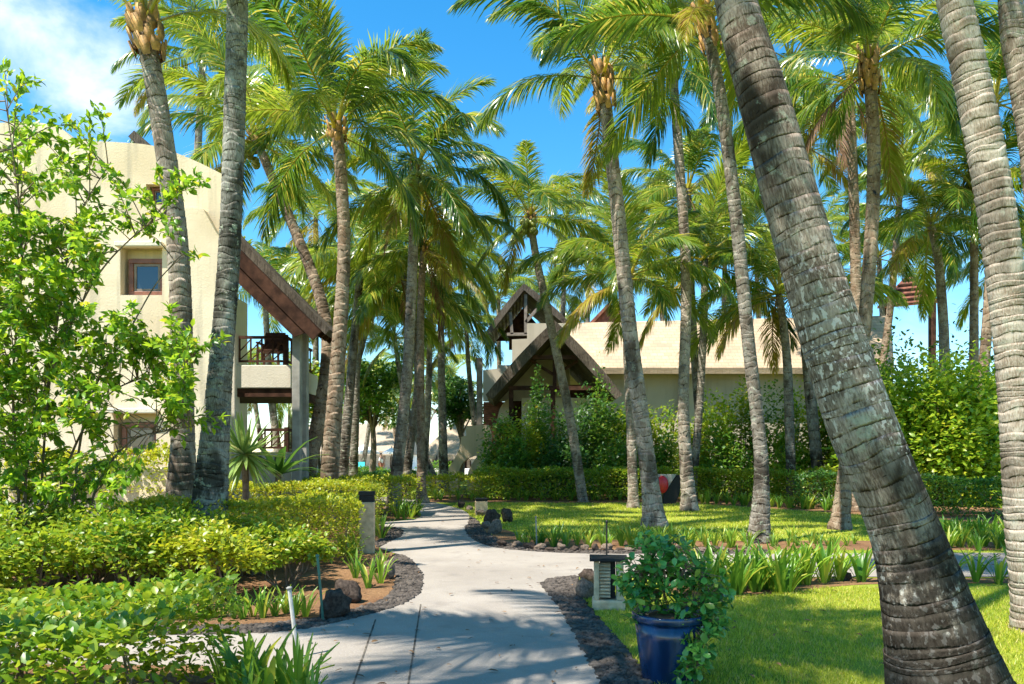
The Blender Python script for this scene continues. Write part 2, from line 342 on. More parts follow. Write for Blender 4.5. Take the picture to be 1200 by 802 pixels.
def strip(a, b, w, name, mat, z):
    a, b = np.array(a), np.array(b); d = (b - a) / np.linalg.norm(b - a); n = np.array([-d[1], d[0]]) * w / 2
    return plate([a - n, b - n, b + n, a + n], [], z, 0, name, mat, flat=True)
for a, b in (((440, 728), (409, 820)), ((493, 710), (476, 820))):
    tag(strip(gd(*a), gd(*b), 0.014, 'path_joint', M['joint'], .016), kind='structure')
bandA = smooth_px([(-60, 744), (100, 746), (258, 745), (350, 739), (430, 722), (478, 706), (495, 688), (490, 668), (477, 654), (462, 651)]) + smooth_px([(460, 656), (464, 672), (463, 686), (452, 702), (400, 720), (340, 730), (262, 735), (100, 736), (-60, 735)])
bandB = smooth_px([(677, 677), (648, 679), (635, 686), (644, 697), (658, 717), (671, 738), (688, 771), (705, 802), (730, 850)]) + smooth_px([(800, 850), (764, 800), (740, 771), (716, 743), (699, 724), (685, 708), (676, 695)])
bandC = smooth_px([(551, 606), (549, 613), (545, 620), (552, 631), (570, 640), (600, 645), (650, 648.5), (720, 650), (900, 650)]) + smooth_px([(900, 645), (720, 645), (650, 643), (605, 639), (580, 631), (566, 621), (562, 612)])
bandD = smooth_px([(440, 618), (458, 618.5), (472, 622), (470, 629), (456, 636), (444, 643)]) + smooth_px([(438, 637), (452, 628), (446, 623)])
bands = [bandA, bandB, bandC, bandD]
for b_ in bands: tag(plate(b_, [], .008, 0, 'gravel_strip', M['pebble'], flat=True), kind='structure')
bed_left = smooth_px([(462, 651), (460, 656), (464, 672), (463, 686), (452, 702), (400, 720), (340, 730), (262, 735), (100, 736), (-300, 735)], 4) + [(-14, 7), (-14, 24), (-5.5, 27), (-3.0, 22.5), gd(493, 606), gd(452, 612), gd(452, 640)]
bed_right = smooth_px([(566, 621), (580, 631), (605, 639), (650, 643), (720, 645), (900, 645), (1300, 645)]) + smooth_px([(1300, 637), (1000, 634), (800, 634), (640, 631), (595, 622), (570, 614)])
bed_front = smooth_px([(770, 679), (900, 678), (1000, 678), (1300, 678)]) + smooth_px([(1300, 684), (1100, 684), (1000, 686), (930, 694), (850, 700), (780, 696)])
bed_hedge = [gd(500, 589), gd(640, 590), gd(800, 590), gd(1000, 603), gd(1300, 625), (22, 30), (-3, 31)]
beds = [bed_left, bed_right, bed_front, bed_hedge]
for b_ in beds: tag(plate(b_, [], .004, 0, 'garden_soil', M['soil'], flat=True), kind='structure')
bed_corner = [(-6.5, 5.9), (-2.3, 5.75), (-1.95, 5.3), (-1.75, 4.9), (-1.7, 3.0), (-6.5, 3.0)]
tag(plate(bed_corner, [], .02, 0, 'garden_soil', M['soil'], flat=True), kind='structure')
tag(plate([(-30, 56), (40, 56), (40, 95), (-30, 95)], [], .006, 0, 'terrace_paving', M['cream_plain'], flat=True), kind='structure')

# dark gravel: real small stones, one mass
def stone_template():
    bm = bmesh.new(); bmesh.ops.create_icosphere(bm, subdivisions=1, radius=1); V = np.array([v.co[:] for v in bm.verts]); Fc = np.array([[v.index for v in f.verts] for f in bm.faces]); bm.free(); return V, Fc
SV, SF = stone_template()
def gravel():
    Vs, Fs, n = [], [], 0
    for b_, dens in zip(bands, (1500, 1500, 300, 300)):
        a = np.array(b_); lo, hi = a.min(0), a.max(0); lo = np.maximum(lo, [-4.5, 4.5]); hi = np.minimum(hi, [6, 40])
        k = int((hi - lo).prod() * dens); X = rng.uniform(lo[0], hi[0], k); Y = rng.uniform(lo[1], hi[1], k); m = inside(a, X, Y)
        for x, y in zip(X[m], Y[m]):
            s = rng.uniform(.010, .034) * rng.uniform(.8, 1.5, 3) * np.array([1, 1, .6]); th = rng.uniform(0, 6.3); c, sn = math.cos(th), math.sin(th)
            P = SV * (1 + rng.uniform(-.22, .22, (len(SV), 1))) * s; P = np.stack([P[:, 0]*c - P[:, 1]*sn + x, P[:, 0]*sn + P[:, 1]*c + y, P[:, 2] + .012], 1)
            Vs.append(P); Fs.append(SF + n); n += len(SV)
    return np_mesh('gravel', np.concatenate(Vs), [np.concatenate(Fs)])
tag(link('gravel', gravel(), M['pebble']), 'dark lava gravel edging strips along the concrete path', 'gravel', kind='stuff')

def norm(a): return a / (np.linalg.norm(a, axis=-1, keepdims=True) + 1e-9)
# leaf templates: (along, across, up), faces
LEAF = (np.array([(0,0,0),(.33,0,.0),(.68,0,-.03),(1,0,-.12),(.30,.27,.07),(.66,.22,.03),(.30,-.27,.07),(.66,-.22,.03)], float),
        np.array([(0,1,4),(2,3,5),(1,0,6),(3,2,7)]), np.array([(1,2,5,4),(2,1,6,7)]))
OVAL = (np.array([(0,0,0),(.4,0,.0),(.75,0,-.02),(1,0,-.05),(.42,.25,.05),(.76,.29,.04),(.42,-.25,.05),(.76,-.29,.04)], float),
        np.array([(0,1,4),(2,3,5),(1,0,6),(3,2,7)]), np.array([(1,2,5,4),(2,1,6,7)]))
SMALL = (np.array([(0,0,0),(1,0,0),(.5,.3,.08),(.5,-.3,.08)], float), np.array([(0,1,2),(1,0,3)]), np.zeros((0, 4), int))
def leaves(pos, d, up, size, tpl=LEAF, name='leaves', wid=1.0):
    """one leaf-shaped island per position, along d, its face towards up"""
    d = norm(d); side = norm(np.cross(up, d)); n = np.cross(d, side); T, F3, F4 = tpl
    size = np.broadcast_to(size, (len(pos),))[:, None, None]
    V = pos[:, None] + size * (T[None, :, 0:1] * d[:, None] + wid * T[None, :, 1:2] * side[:, None] + T[None, :, 2:3] * n[:, None])
    off = (np.arange(len(pos)) * len(T))[:, None, None]
    return V.reshape(-1, 3), (F3[None] + off).reshape(-1, 3), (F4[None] + off).reshape(-1, 4) if len(F4) else np.zeros((0, 4), int)
def rand_dir(n, zlo=-.6, zhi=.6):
    a = rng.uniform(0, 2*np.pi, n); z = rng.uniform(zlo, zhi, n); r = np.sqrt(1 - z*z); return np.stack([r*np.cos(a), r*np.sin(a), z], 1)
def rand_up(n, sp=.7): return norm(np.array([0, 0, 1.0]) + rng.normal(0, sp, (n, 3)))
def leaf_mesh(pos, out, size, tpl, name, sp=.6, zbias=0.):
    n = len(pos); d = norm(norm(out) * .7 + rand_dir(n) * .9 + np.array([0, 0, zbias])); u = norm(rand_up(n, sp) + norm(out) * .35)
    V, a, b = leaves(pos, d, u, size * rng.uniform(.65, 1.25, n), tpl); return np_mesh(name, V, [a, b])

# ------------------------------------------------------------------ coconut palms
def frond_mesh(name, L, a0, droop, nl, ll, seed, hang=1.0, width=.046):
    r = np.random.default_rng(seed); m = 26; s = np.linspace(0, 1, m); ang = R(a0) - R(droop) * s**1.35; ds = L / (m - 1)
    pts = np.zeros((m, 3)); swy = r.uniform(-.25, .25)
    for i in range(1, m): pts[i] = pts[i-1] + ds * np.array([math.cos(ang[i]), swy * s[i], math.sin(ang[i])])
    T = norm(np.gradient(pts, axis=0)); B = np.tile([0, 1., 0], (m, 1)); N = norm(np.cross(T, B)); N[N[:, 2] < 0] *= 1
    rad = np.interp(s, [0, .05, .2, 1], [.085, .05, .03, .006]); V = []; Fq = []
    for i in range(m): V += [pts[i] + B[i]*rad[i] + N[i]*rad[i]*.3, pts[i] - N[i]*rad[i]*.6, pts[i] - B[i]*rad[i] + N[i]*rad[i]*.3]
    for i in range(m-1):
        for k in range(3): Fq.append((i*3+k, i*3+(k+1) % 3, (i+1)*3+(k+1) % 3, (i+1)*3+k))
    V = [np.array(V)]; Fq = [np.array(Fq)]; n0 = m*3
    ss = np.repeat(.15 + .85 * (np.arange(nl) + .3) / nl, 2) + r.uniform(-.004, .004, 2*nl); sg = np.tile([1., -1.], nl); ss = np.clip(ss, 0, 1)
    def ip(A): return np.stack([np.interp(ss, s, A[:, k]) for k in range(3)], 1)
    p = ip(pts); t = norm(ip(T)); nrm = norm(ip(N)); nrm[:] = np.where(nrm[:, 2:3] < -.2, -nrm, nrm); b = np.array([0, 1., 0]) * sg[:, None]
    gapn = np.sin(ss * 41 + seed * 1.7 + sg) + r.normal(0, .35, 2*nl) > 1.28
    ln = ll * np.where(gapn, .35, 1) * np.clip((ss - .08) / .22, .3, 1)**.6 * (1 - .72 * np.clip((ss - .55) / .45, 0, 1)**2.2) * r.uniform(.85, 1.1, 2*nl)
    f = R(28) + R(42) * ss + r.normal(0, .07, 2*nl)
    d0 = norm(b * np.cos(f)[:, None] + t * np.sin(f)[:, None] + nrm * r.uniform(-.05, .25, 2*nl)[:, None]); gdn = r.uniform(.42, 1.1, 2*nl) * hang * (1 + .6 * (r.random(2*nl) > .85))
    Q = [p]; cur = p.copy(); tt = [0, .3, .65, 1.]
    dirs = []
    for j in range(3):
        dd = norm(d0 + np.array([0, 0, -1.]) * (gdn * (tt[j] + .12)**1.1 * 1.5)[:, None]); dirs.append(dd); cur = cur + dd * (ln * (tt[j+1] - tt[j]))[:, None]; Q.append(cur)
    dirs.append(dirs[-1]); W_ = [.45, 1, .75, .06]; LV = []
    for j in range(4):
        w = norm(t - (t * dirs[j]).sum(1, keepdims=True) * dirs[j] + nrm * r.normal(0, .25, 2*nl)[:, None]) * (width * .5 * W_[j] * np.clip(ln / ll + .25, .5, 1))[:, None]
        LV += [Q[j] - w, Q[j] + w]
    LV = np.stack(LV, 1).reshape(-1, 3); base = (np.arange(2*nl) * 8)[:, None] + n0
    LF = np.concatenate([base + np.array([[0, 1, 3, 2]]), base + np.array([[2, 3, 5, 4]]), base + np.array([[4, 5, 7, 6]])])
    return np_mesh(name, np.concatenate(V + [LV]), [np.concatenate(Fq + [LF])])
FR = {}
for k, (a0, dr, hang) in enumerate([(84, 62, .55), (76, 80, .7), (68, 95, .8)]): FR.setdefault('up', []).append(frond_mesh('frond', 3.9, a0, dr, 100, .95, k, hang))
for k, (a0, dr, hang) in enumerate([(55, 95, .9), (45, 85, 1.1), (38, 92, 1.), (50, 110, 1.2)]): FR.setdefault('mid', []).append(frond_mesh('frond', 4.2, a0, dr, 104, 1.08, 10+k, hang))
for k, (a0, dr, hang) in enumerate([(22, 80, 1.2), (12, 75, 1.4), (5, 70, 1.1), (25, 100, 1.3)]): FR.setdefault('flat', []).append(frond_mesh('frond', 4.2, a0, dr, 104, 1.1, 20+k, hang))
for k, (a0, dr, hang) in enumerate([(-15, 55, 1.3), (-28, 45, 1.5), (-8, 75, 1.4)]): FR.setdefault('low', []).append(frond_mesh('frond', 3.8, a0, dr, 98, 1.0, 30+k, hang))
for grp in ('up', 'mid', 'flat', 'low'):
    for me in FR[grp]: me.materials.append(M['frond'])
for k, (a0, dr) in enumerate([(-10, 62), (-30, 45)]):
    me = frond_mesh('frond', 3.7, a0, dr, 92, .9, 40+k, 1.6); me.materials.append(M['frond_old']); FR.setdefault('old', []).append(me)
for k, (a0, dr) in enumerate([(-40, 42), (-58, 28)]):
    me = frond_mesh('frond', 3.2, a0, dr, 60, .7, 50+k, 2.2, .03); me.materials.append(M['frond_dry']); FR.setdefault('dry', []).append(me)

def sheath_mesh(r, h, n, seed):
    q = np.random.default_rng(seed); V, Fs, k = [], [], 0; r = r * 1.28
    for i in range(n):
        a = i * 2.4 + q.normal(0, .12); z = -h + h * (i / n) + q.normal(0, .03); w = r * q.uniform(.75, 1.05); l = q.uniform(.26, .4) * min(1, h); rr = r * (1.02 + .28 * q.random())
        c, s = math.cos(a), math.sin(a)
        prof = [(-.35, .0, .95), (.35, .0, .95), (-.55, .45, 1.12), (.55, .45, 1.12), (-.28, .95, 1.28), (.28, .95, 1.28), (-.25, 1.0, 1.12), (.25, 1., 1.12), (-.4, .4, .98), (.4, .4, .98)]
        for (x, t, o) in prof:
            R0 = rr * o; V.append((c * R0 - s * x * w, s * R0 + c * x * w, z + t * l))
        for f in [(0,1,3,2),(2,3,5,4),(4,5,7,6),(6,7,9,8),(0,2,8,8),(2,4,6,8),(1,9,3,3),(3,9,7,5)]:
            Fs.append([j + k for j in f])
        k += 10
    quads = np.array([f for f in Fs if len(set(f)) == 4]); tris = np.array([[f[0], f[1], f[2]] for f in Fs if len(set(f)) == 3])
    return np_mesh('leaf_sheath', np.array(V), [quads, tris])
def trunk_mesh(pts, rad, base, ringd, sides, seed, rough=1.0, flare=1.5, wave=1.):
    """pts world points, rad radii at them; rings real geometry; UV = (angle, ring number)"""
    q = np.random.default_rng(seed); P = np.array(catmull(pts, 10)); rr = np.array([x[0] for x in catmull([(v,) for v in rad], 10)])
    seg = np.linalg.norm(np.diff(P, axis=0), axis=1); S = np.concatenate([[0], np.cumsum(seg)]); L = S[-1]
    rows_s, rows_v, rows_k = [], [], []; s = 0.; i = 0
    prof = [(0., -.030), (.07, -.008), (.30, .004), (.65, .012), (.93, .030)]
    while s < L - .01:
        d = ringd * q.uniform(.5, 1.6)
        amp = q.uniform(.5, 1.4) * rough
        for t, o in prof: rows_s.append(s + t * d); rows_v.append(i + t); rows_k.append(o * amp)
        s += d; i += 1
    rows_s = np.minimum(np.array(rows_s), L); m = len(rows_s)
    ctr = np.stack([np.interp(rows_s, S, P[:, k]) for k in range(3)], 1); tan = norm(np.stack([np.interp(rows_s, S, np.gradient(P, S, axis=0)[:, k]) for k in range(3)], 1))
    rad_i = np.interp(rows_s, S, rr); rad_i = rad_i * (1 + (flare - 1) * np.exp(-rows_s / (rr[0] * 1.3)))
    x = norm(np.cross(tan, np.array([0.05, 1, 0.02]))); y = np.cross(tan, x); a = np.linspace(0, 2*np.pi, sides, endpoint=False)
    lob = sum(q.normal(0, .02 / k) * np.cos(k * a + q.uniform(0, 6.3)) for k in range(2, 6))
    ring_id = np.array(rows_v).astype(int); nr = ring_id.max() + 1
    ph = q.uniform(0, 6.3, (nr, 3)); am = q.normal(0, .2, (nr, 3)) * ringd * wave
    tilt = sum(am[ring_id, k][:, None] * np.sin((k+1) * a[None] + ph[ring_id, k][:, None]) for k in range(3))
    jag = q.normal(0, .008, (nr, sides))[ring_id] * rough * np.linspace(.4, 1, 5)[np.arange(m) % 5][:, None]
    rad2 = rad_i[:, None] * (1 + lob[None] + np.array(rows_k)[:, None] * 1.0 + jag)
    V = ctr[:, None] + tan[:, None] * tilt[:, :, None] + rad2[..., None] * (np.cos(a)[None, :, None] * x[:, None] + np.sin(a)[None, :, None] * y[:, None])
    uvs = np.stack([np.tile(a / (2*np.pi), (m, 1)), np.tile(np.array(rows_v)[:, None], (1, sides))], -1)
    V = np.concatenate([V, V[:, :1]], 1); uvs = np.concatenate([uvs, uvs[:, :1] + [1, 0]], 1); sd = sides + 1
    V[0, :, 2] = np.minimum(V[0, :, 2], base[2] - .05)
    idx = np.arange(m * sd).reshape(m, sd); Fq = np.stack([idx[:-1, :-1], idx[:-1, 1:], idx[1:, 1:], idx[1:, :-1]], -1).reshape(-1, 4)
    return np_mesh('trunk', (V - base).reshape(-1, 3), [Fq], uvs.reshape(-1, 2), True), P[-1], norm(P[-1] - P[-3])
def crown(root, top, axis, seed, scale=1., n=(5, 8, 7, 4), old=1, dry=0, az0=None, sheath=None):
    q = random.Random(seed); k = q.random() * 6.3; loc = Vector(top)
    kinds = ['up'] * n[0] + ['mid'] * n[1] + ['flat'] * n[2] + ['low'] * n[3] + ['old'] * old + ['dry'] * dry
    for i, kd in enumerate(kinds):
        me = q.choice(FR[kd]); o = bpy.data.objects.new('dry_frond' if kd == 'dry' else 'frond', me); C.objects.link(o); o.parent = root
        a = k + i * 2.39996 + q.uniform(-.25, .25); dz = {'up': .1, 'mid': .0, 'flat': -.12, 'low': -.24, 'old': -.3, 'dry': -.38}[kd] * scale
        o.location = loc + Vector((math.cos(a) * .07, math.sin(a) * .07, dz)); sc = scale * q.uniform(.85, 1.12); o.scale = (sc, sc * q.choice((1, -1)), sc)
        o.rotation_euler = (q.uniform(-.5, .5) if kd in ('flat', 'low', 'mid') else q.uniform(-.2, .2), q.uniform(-.12, .12), a)
        if kd == 'dry': o['label'] = 'dead brown frond hanging below the crown'
        if kd == 'old': o['label'] = 'old yellow frond drooping from the crown'
M['nut'] = simple('green_coconut', (.20, .22, .03), .4, .4, 9, .1)
nb = bmesh.new(); bmesh.ops.create_uvsphere(nb, u_segments=12, v_segments=8, radius=.105); NUT = bpy.data.meshes.new('coconut'); nb.to_mesh(NUT); nb.free(); NUT.polygons.foreach_set('use_smooth', np.ones(len(NUT.polygons), bool)); NUT.materials.append(M['nut'])
PALM_GROUP = 'coconut palms of the garden'
def palm(label, px, Y0, Y1, w, mat, seed, scale=.95, n=(5, 8, 7, 4), old=1, dry=0, ringd=.12, sides=24, sheath=(.8, 26), rough=1., flare=1.45, name='coconut_palm', wave=1., nuts=0):
    m = len(px); Ys = np.linspace(Y0, Y1, m); pts = [at(x, y, Yk) for (x, y), Yk in zip(px, Ys)]
    ws = np.interp(np.linspace(0, 1, m), np.linspace(0, 1, len(w)), w); rad = [wk * Yk / FP / 2 * .96 for wk, Yk in zip(ws, Ys)]
    p0 = np.array(pts[0]); base = np.array([p0[0], p0[1], 0.])
    if p0[2] > .05:                      # carry the trunk down to the ground behind what hides it
        d = np.array(pts[0]) - np.array(pts[1]); t = p0[2] / max(.2, -d[2]); ft = p0 + d * t * .6; ft[2] = 0; pts = [ft] + pts; rad = [rad[0] * 1.05] + rad; base = np.array([ft[0], ft[1], 0.])
    root = thing(name, label, 'palm tree', base, PALM_GROUP)
    me, top, ax = trunk_mesh(pts, rad, base, ringd, sides, seed, rough, flare, wave); link('trunk', me, M[mat], root)
    if sheath:
        o = link('leaf_sheath', sheath_mesh(rad[-1] * 1.02, sheath[0], sheath[1], seed), M['sheath'], root); o.location = Vector(top - base) + Vector((0, 0, .1))
        o.rotation_euler = Vector((0, 0, 1)).rotation_difference(Vector(ax)).to_euler()
    crown(root, top - base, ax, seed, scale, n, old, dry)
    q = random.Random(seed)
    for k in range(nuts):                 # bunches of green coconuts under the fronds
        a = q.uniform(-2.9, -.2) if k < 2 else q.uniform(0, 6.3); b = MB(); c0 = Vector((math.cos(a) * .3, math.sin(a) * .3, -.3))
        b.tube([(0, 0, .05), c0 * .6 + Vector((0, 0, .1)), c0 + Vector((0, 0, -.25))], [.03, .025, .012], 6); o = b.build('fruit_stalk', M['sheath'], root); o.location = Vector(top - base)
        for j in range(6):
            nt = link('coconut', NUT, None, o); nt.location = c0 + Vector((q.uniform(-.13, .13), q.uniform(-.13, .13), q.uniform(-.35, .05))); nt.scale = (1, 1, 1.2); nt.rotation_euler = (q.uniform(-.5, .5), q.uniform(-.5, .5), 0)
    return root

palm('coconut palm with orange leaf sheath rising in front of the cream villa wall', [(213, 585), (214, 500), (209, 300), (188, 140), (168, 28)], 12, 12, (37, 27, 25, 23, 21), 'trunk_a', 1, .9, (8, 3, 0, 0), 0, sheath=(.75, 30), ringd=.11, sides=32)
palm('dark lichen-mottled palm trunk crossing the right edge of the villa wall', [(246, 588), (257, 450), (269, 290), (275, 130), (279, -40), (282, -330)], 11, 11.4, (41, 29, 25.5, 25, 24, 21), 'trunk_lichen', 2, .9, (7, 4, 0, 0), 0, ringd=.085, sides=32)
palm('reddish brown palm standing by the yellow hedge, tall plume crown against blue sky', [(386, 560), (396, 420), (403, 300), (400, 210), (394, 148)], 17, 17, (22, 18, 15.5, 14.5, 13.5), 'trunk_b', 3, .80, (9, 6, 3, 1), 0, sheath=(.55, 18))
palm('curving palm in front of the villa balcony column, crown leaning left', [(362, 552), (383, 430), (377, 355), (342, 262), (298, 160)], 20, 21, (18, 16, 14, 12, 10), 'trunk_b', 4, .9, (4, 6, 6, 3), 1, sheath=(.5, 14), nuts=3)
palm('pale trunked palm behind the yellow hedge, full dark crown with drooping fronds', [(463, 572), (477, 440), (484, 300), (487, 196)], 23, 23, (15, 13, 12, 10), 'trunk_a', 5, .88, (6, 6, 6, 6), 2, 1, sheath=(.5, 14), nuts=3)
palm('straight brown palm with spreading root foot where the path bends', [(494, 589), (493, 470), (493, 360), (497, 285)], 25.5, 25.5, (11, 9.5, 9, 8), 'trunk_b', 6, .85, (2, 4, 4, 3), 1, 1, sheath=(.5, 14), flare=1.9)
palm('dark crooked palm leaning right behind the straight path-side palm', [(474, 580), (482, 510), (490, 440), (480, 350), (470, 320)], 28, 28, (12, 10, 9, 8), 'trunk_c', 7, 1., (2, 4, 6, 4), 1, 1, sheath=None)
palm('dark upright palm right of the reddish brown palm, trunk foot behind the hedge', [(400, 565), (408, 480), (415, 400), (424, 300)], 28, 28, (15, 12, 10, 9), 'trunk_c', 8, 1., (2, 4, 5, 3), 1, 0, sheath=None)
palm('thin almost black palm trunk left of the white parasol', [(414, 560), (417, 480), (420, 420), (440, 355)], 32, 32, (11, 9, 8, 7), 'trunk_c', 9, 1., (2, 4, 5, 2), 0, 0, sheath=None)
palm('slender palm in the back hedge leaning left across the thatched gable', [(683, 586), (668, 490), (645, 380), (628, 300), (621, 252)], 26, 26, (12, 11, 10, 9, 8), 'trunk_a', 10, .78, (4, 5, 4, 2), 1, 0, sheath=(.4, 12), nuts=3)
palm('tall ringed palm on the lawn with orange sheath bands below an open crown', [(767, 617), (761, 560), (746, 450), (736, 370), (722, 230), (705, 88)], 17.1, 17.1, (28, 21, 19, 18, 17, 14.5), 'trunk_a', 12, .82, (6, 5, 4, 0), 1, 0, sheath=(1.0, 34), flare=1.25, ringd=.14)
palm('palm with a root-flared foot at the back of the lawn beside the red disc', [(808, 598), (801, 480), (804, 330), (796, 190), (787, 70)], 21.8, 21.8, (18, 13.5, 12.5, 11.5, 10.5), 'trunk_a', 13, .85, (5, 4, 3, 2), 1, 0, sheath=(.6, 18), flare=1.35, ringd=.14, nuts=3)
palm('short thin leaning palm behind the root-flared palm, crown level with the roof', [(813, 560), (820, 470), (825, 370), (826, 300)], 27, 27, (10, 9, 9, 8), 'trunk_c', 14, 1.1, (4, 5, 4, 1), 1, 0, sheath=None)
palm('slim mottled palm at the lawn edge with orange sheath at the frame top', [(889, 636), (892, 540), (877, 400), (861, 240), (842, 100), (823, 18)], 14, 14, (26, 17, 15.5, 15.5, 14.5, 13), 'trunk_c', 15, .82, (5, 5, 4, 1), 1, 0, sheath=(.8, 28), ringd=.10, sides=28, flare=1.3)
palm('huge leaning old palm in the right foreground, flecked bark dark at the foot', [(1118, 834), (1066, 640), (1003, 480), (946, 300), (893, 110), (862, 0), (832, -180), (775, -480), (660, -1450)], 4.8, 5.2, (140, 82, 77, 67, 57, 48, 42, 38, 34), 'trunk_big', 16, .72, (6, 4, 1, 0), 0, ringd=.075, sides=128, flare=1.12, rough=.16, wave=.45)
palm('thick grey palm at the right edge with ragged bark rings', [(1222, 745), (1203, 620), (1190, 430), (1168, 250), (1142, 110), (1116, -10), (1080, -200), (1050, -480)], 7, 7, (52, 45, 42, 41, 39, 37, 33, 28), 'trunk_pale', 17, 1., (5, 6, 2, 0), 0, wave=.5, ringd=.075, sides=64, rough=1.1)
palm('narrow grey trunk in the far top right corner behind the ragged palm', [(1238, 600), (1230, 400), (1212, 190), (1196, 90), (1184, 0), (1172, -330)], 12, 12, (36, 31, 28, 27, 26, 22), 'trunk_a', 18, 1., (5, 6, 2, 0), 0, ringd=.10)
palm('brown palm behind the huge leaning trunk, orange fruit-like sheath below its crown', [(984, 620), (990, 560), (1003, 460), (1015, 360), (1024, 200), (1018, 70)], 16.5, 16.5, (21, 17.5, 15.5, 15.5, 15, 13.5), 'trunk_b', 19, .85, (6, 5, 4, 2), 1, 1, sheath=(.9, 32), ringd=.13)
palm('smooth pale palm trunk just left of the brown orange-sheathed palm', [(1006, 590), (1004, 400), (1001, 250), (995, 95)], 22, 22, (15, 13, 12, 11), 'trunk_b', 20, .9, (3, 4, 4, 3), 1, 2, sheath=(.4, 12), rough=.4)
palm('pale palm trunk rising from the bright shrub by the timber pavilion roof', [(1107, 430), (1105, 370), (1099, 300), (1090, 262)], 30, 30, (12, 11, 10, 9), 'trunk_a', 21, 1., (4, 7, 7, 4), 1, 0, sheath=None, rough=.4)
palm('low palm with drooping yellow fronds in front of the long roof end', [(924, 460), (922, 420), (918, 380), (912, 340)], 26, 26, (11, 10, 9, 8), 'trunk_c', 22, .95, (3, 6, 8, 2), 2, 0, sheath=None)
palm('pale straight trunk close behind the tall ringed lawn palm', [(741, 545), (738, 470), (735, 400), (738, 320)], 23, 23, (12, 11, 10, 10), 'trunk_a', 23, .8, (4, 6, 6, 4), 1, 0, sheath=None, rough=.6)
# a palm beside the viewer: its crown shades the near path
for x, y, h, lab, sd in ((-4.2, 2.7, 9.4, 'coconut palm out of view left of the corner hedge', 61),):
    rt = thing('coconut_palm', lab, 'palm tree', (x, y, 0), PALM_GROUP)
    me, top, ax = trunk_mesh([np.array([x, y, 0.]), np.array([x + .2, y, h * .5]), np.array([x + .5, y + .1, h])], [.2, .15, .12], np.array([x, y, 0.]), .12, 20, sd); link('trunk', me, M['trunk_a'], rt)
    crown(rt, top - np.array([x, y, 0]), ax, sd, .88, (5, 7, 6, 2), 1, 0)
# palms farther back
BACK = [
 (238, 62, 30, 1.1, 'palm crown showing between the two tall villa palms'),
 (516, 300, 33, 1.0, 'palm crown right of the straight path-side palm, fronds over the bend'),
 (420, 335, 36, 1.0, 'palm crown low over the broadleaf tree'),
 (462, 395, 42, 1.0, 'shaded palm crown deep among the path-side trunks'),
 (546, 385, 44, 1.0, 'palm crown above the sand coloured arch'),
 (310, 335, 36, 1.05, 'palm crown under the villa roof eave, seen over the balcony'),
 (296, 440, 50, .9, 'small palm seen beneath the balcony slab'),
 (505, 432, 52, 1.0, 'sunlit far palm crown between trunks above the small thatched roof'),
 (436, 448, 58, 1.0, 'far palm crown above the pale thatched pavilion'),
 (524, 462, 62, 1.0, 'far yellow-green palm left of the sand arch'),
 (488, 470, 66, 1.0, 'distant palm crown straight above the path end'),
 (460, 466, 70, 1.0, 'distant palm crown right of the white parasol'),
 (340, 455, 46, 1.0, 'palm crown behind the villa columns'),
 (664, 258, 46, 1.1, 'palm crown over the thatched gable right of its crossing trunk'),
 (690, 318, 46, 1.0, 'palm crown above the long cream roof ridge near the gable'),
 (768, 262, 46, 1.2, 'bushy palm crown between the tall lawn palm and the root-flared palm'),
 (806, 222, 30, 1.1, 'bright palm crown low between root-flared palm and slim mottled palm'),
 (850, 262, 45, 1.2, 'palm crown behind the slim mottled palm'),
 (886, 310, 46, 1.1, 'palm crown over the long roof near the leaning giant'),
 (948, 168, 36, 1.1, 'palm crown directly right of the leaning giant trunk'),
 (962, 268, 46, 1.0, 'palm crown lower right of the leaning giant trunk'),
 (1058, 176, 36, 1.1, 'palm crown right of the orange-sheathed palm'),
 (1142, 222, 29, 1.1, 'palm crown against the inner side of the ragged palm'),
 (1166, 118, 27, 1.1, 'palm crown between the ragged palm and the corner trunk'),
 (1188, 300, 34, 1.1, 'palm crown beyond the ragged palm at the right edge'),
 (926, 70, 27, 1.1, 'high palm crown just right of the leaning giant top'),
 (640, 342, 52, 1.0, 'far palm crown over the open timber gable'),
 (742, 310, 50, 1.0, 'far palm crown on the skyline of the long cream roof'),
 (1030, 300, 42, 1.0, 'palm crown left of the timber pavilion roof'),
 (584, 350, 50, 1.0, 'palm crown left of the open timber gable'),
 (370, 250, 40, 1.1, 'palm crown filling the gap between villa palm and hedge palm'),
 (505, 340, 38, 1.0, 'shaded palm crown hung with brown fronds over the path bend'),
]
for i, (px, py, Y, sc, lab) in enumerate(BACK):
    q = random.Random(100 + i); t = at(px, py, Y); lean = q.uniform(-1.2, 1.2) if i % 3 else q.uniform(-2.4, 2.4)
    b0 = np.array([t[0] + lean, Y + q.uniform(-.5, .5), 0.]); mid = (b0 + t) / 2 + np.array([-lean * .18, 0, 0])
    rt = thing('coconut_palm', lab if lab.startswith(('far', 'dist', 'small')) else lab.replace('palm crown', 'distant palm with its crown', 1), 'palm tree', b0, PALM_GROUP)
    me, top, ax = trunk_mesh([b0, mid, t], [.21, .16, .12], b0, .2, 12, 200 + i); link('trunk', me, M[q.choice(('trunk_a', 'trunk_b', 'trunk_c'))], rt)
    crown(rt, top - b0, ax, 300 + i, sc * .9, (4, 6, 5, 2), q.choice((0, 1, 1, 2)), 1 if q.random() < .3 else 0)

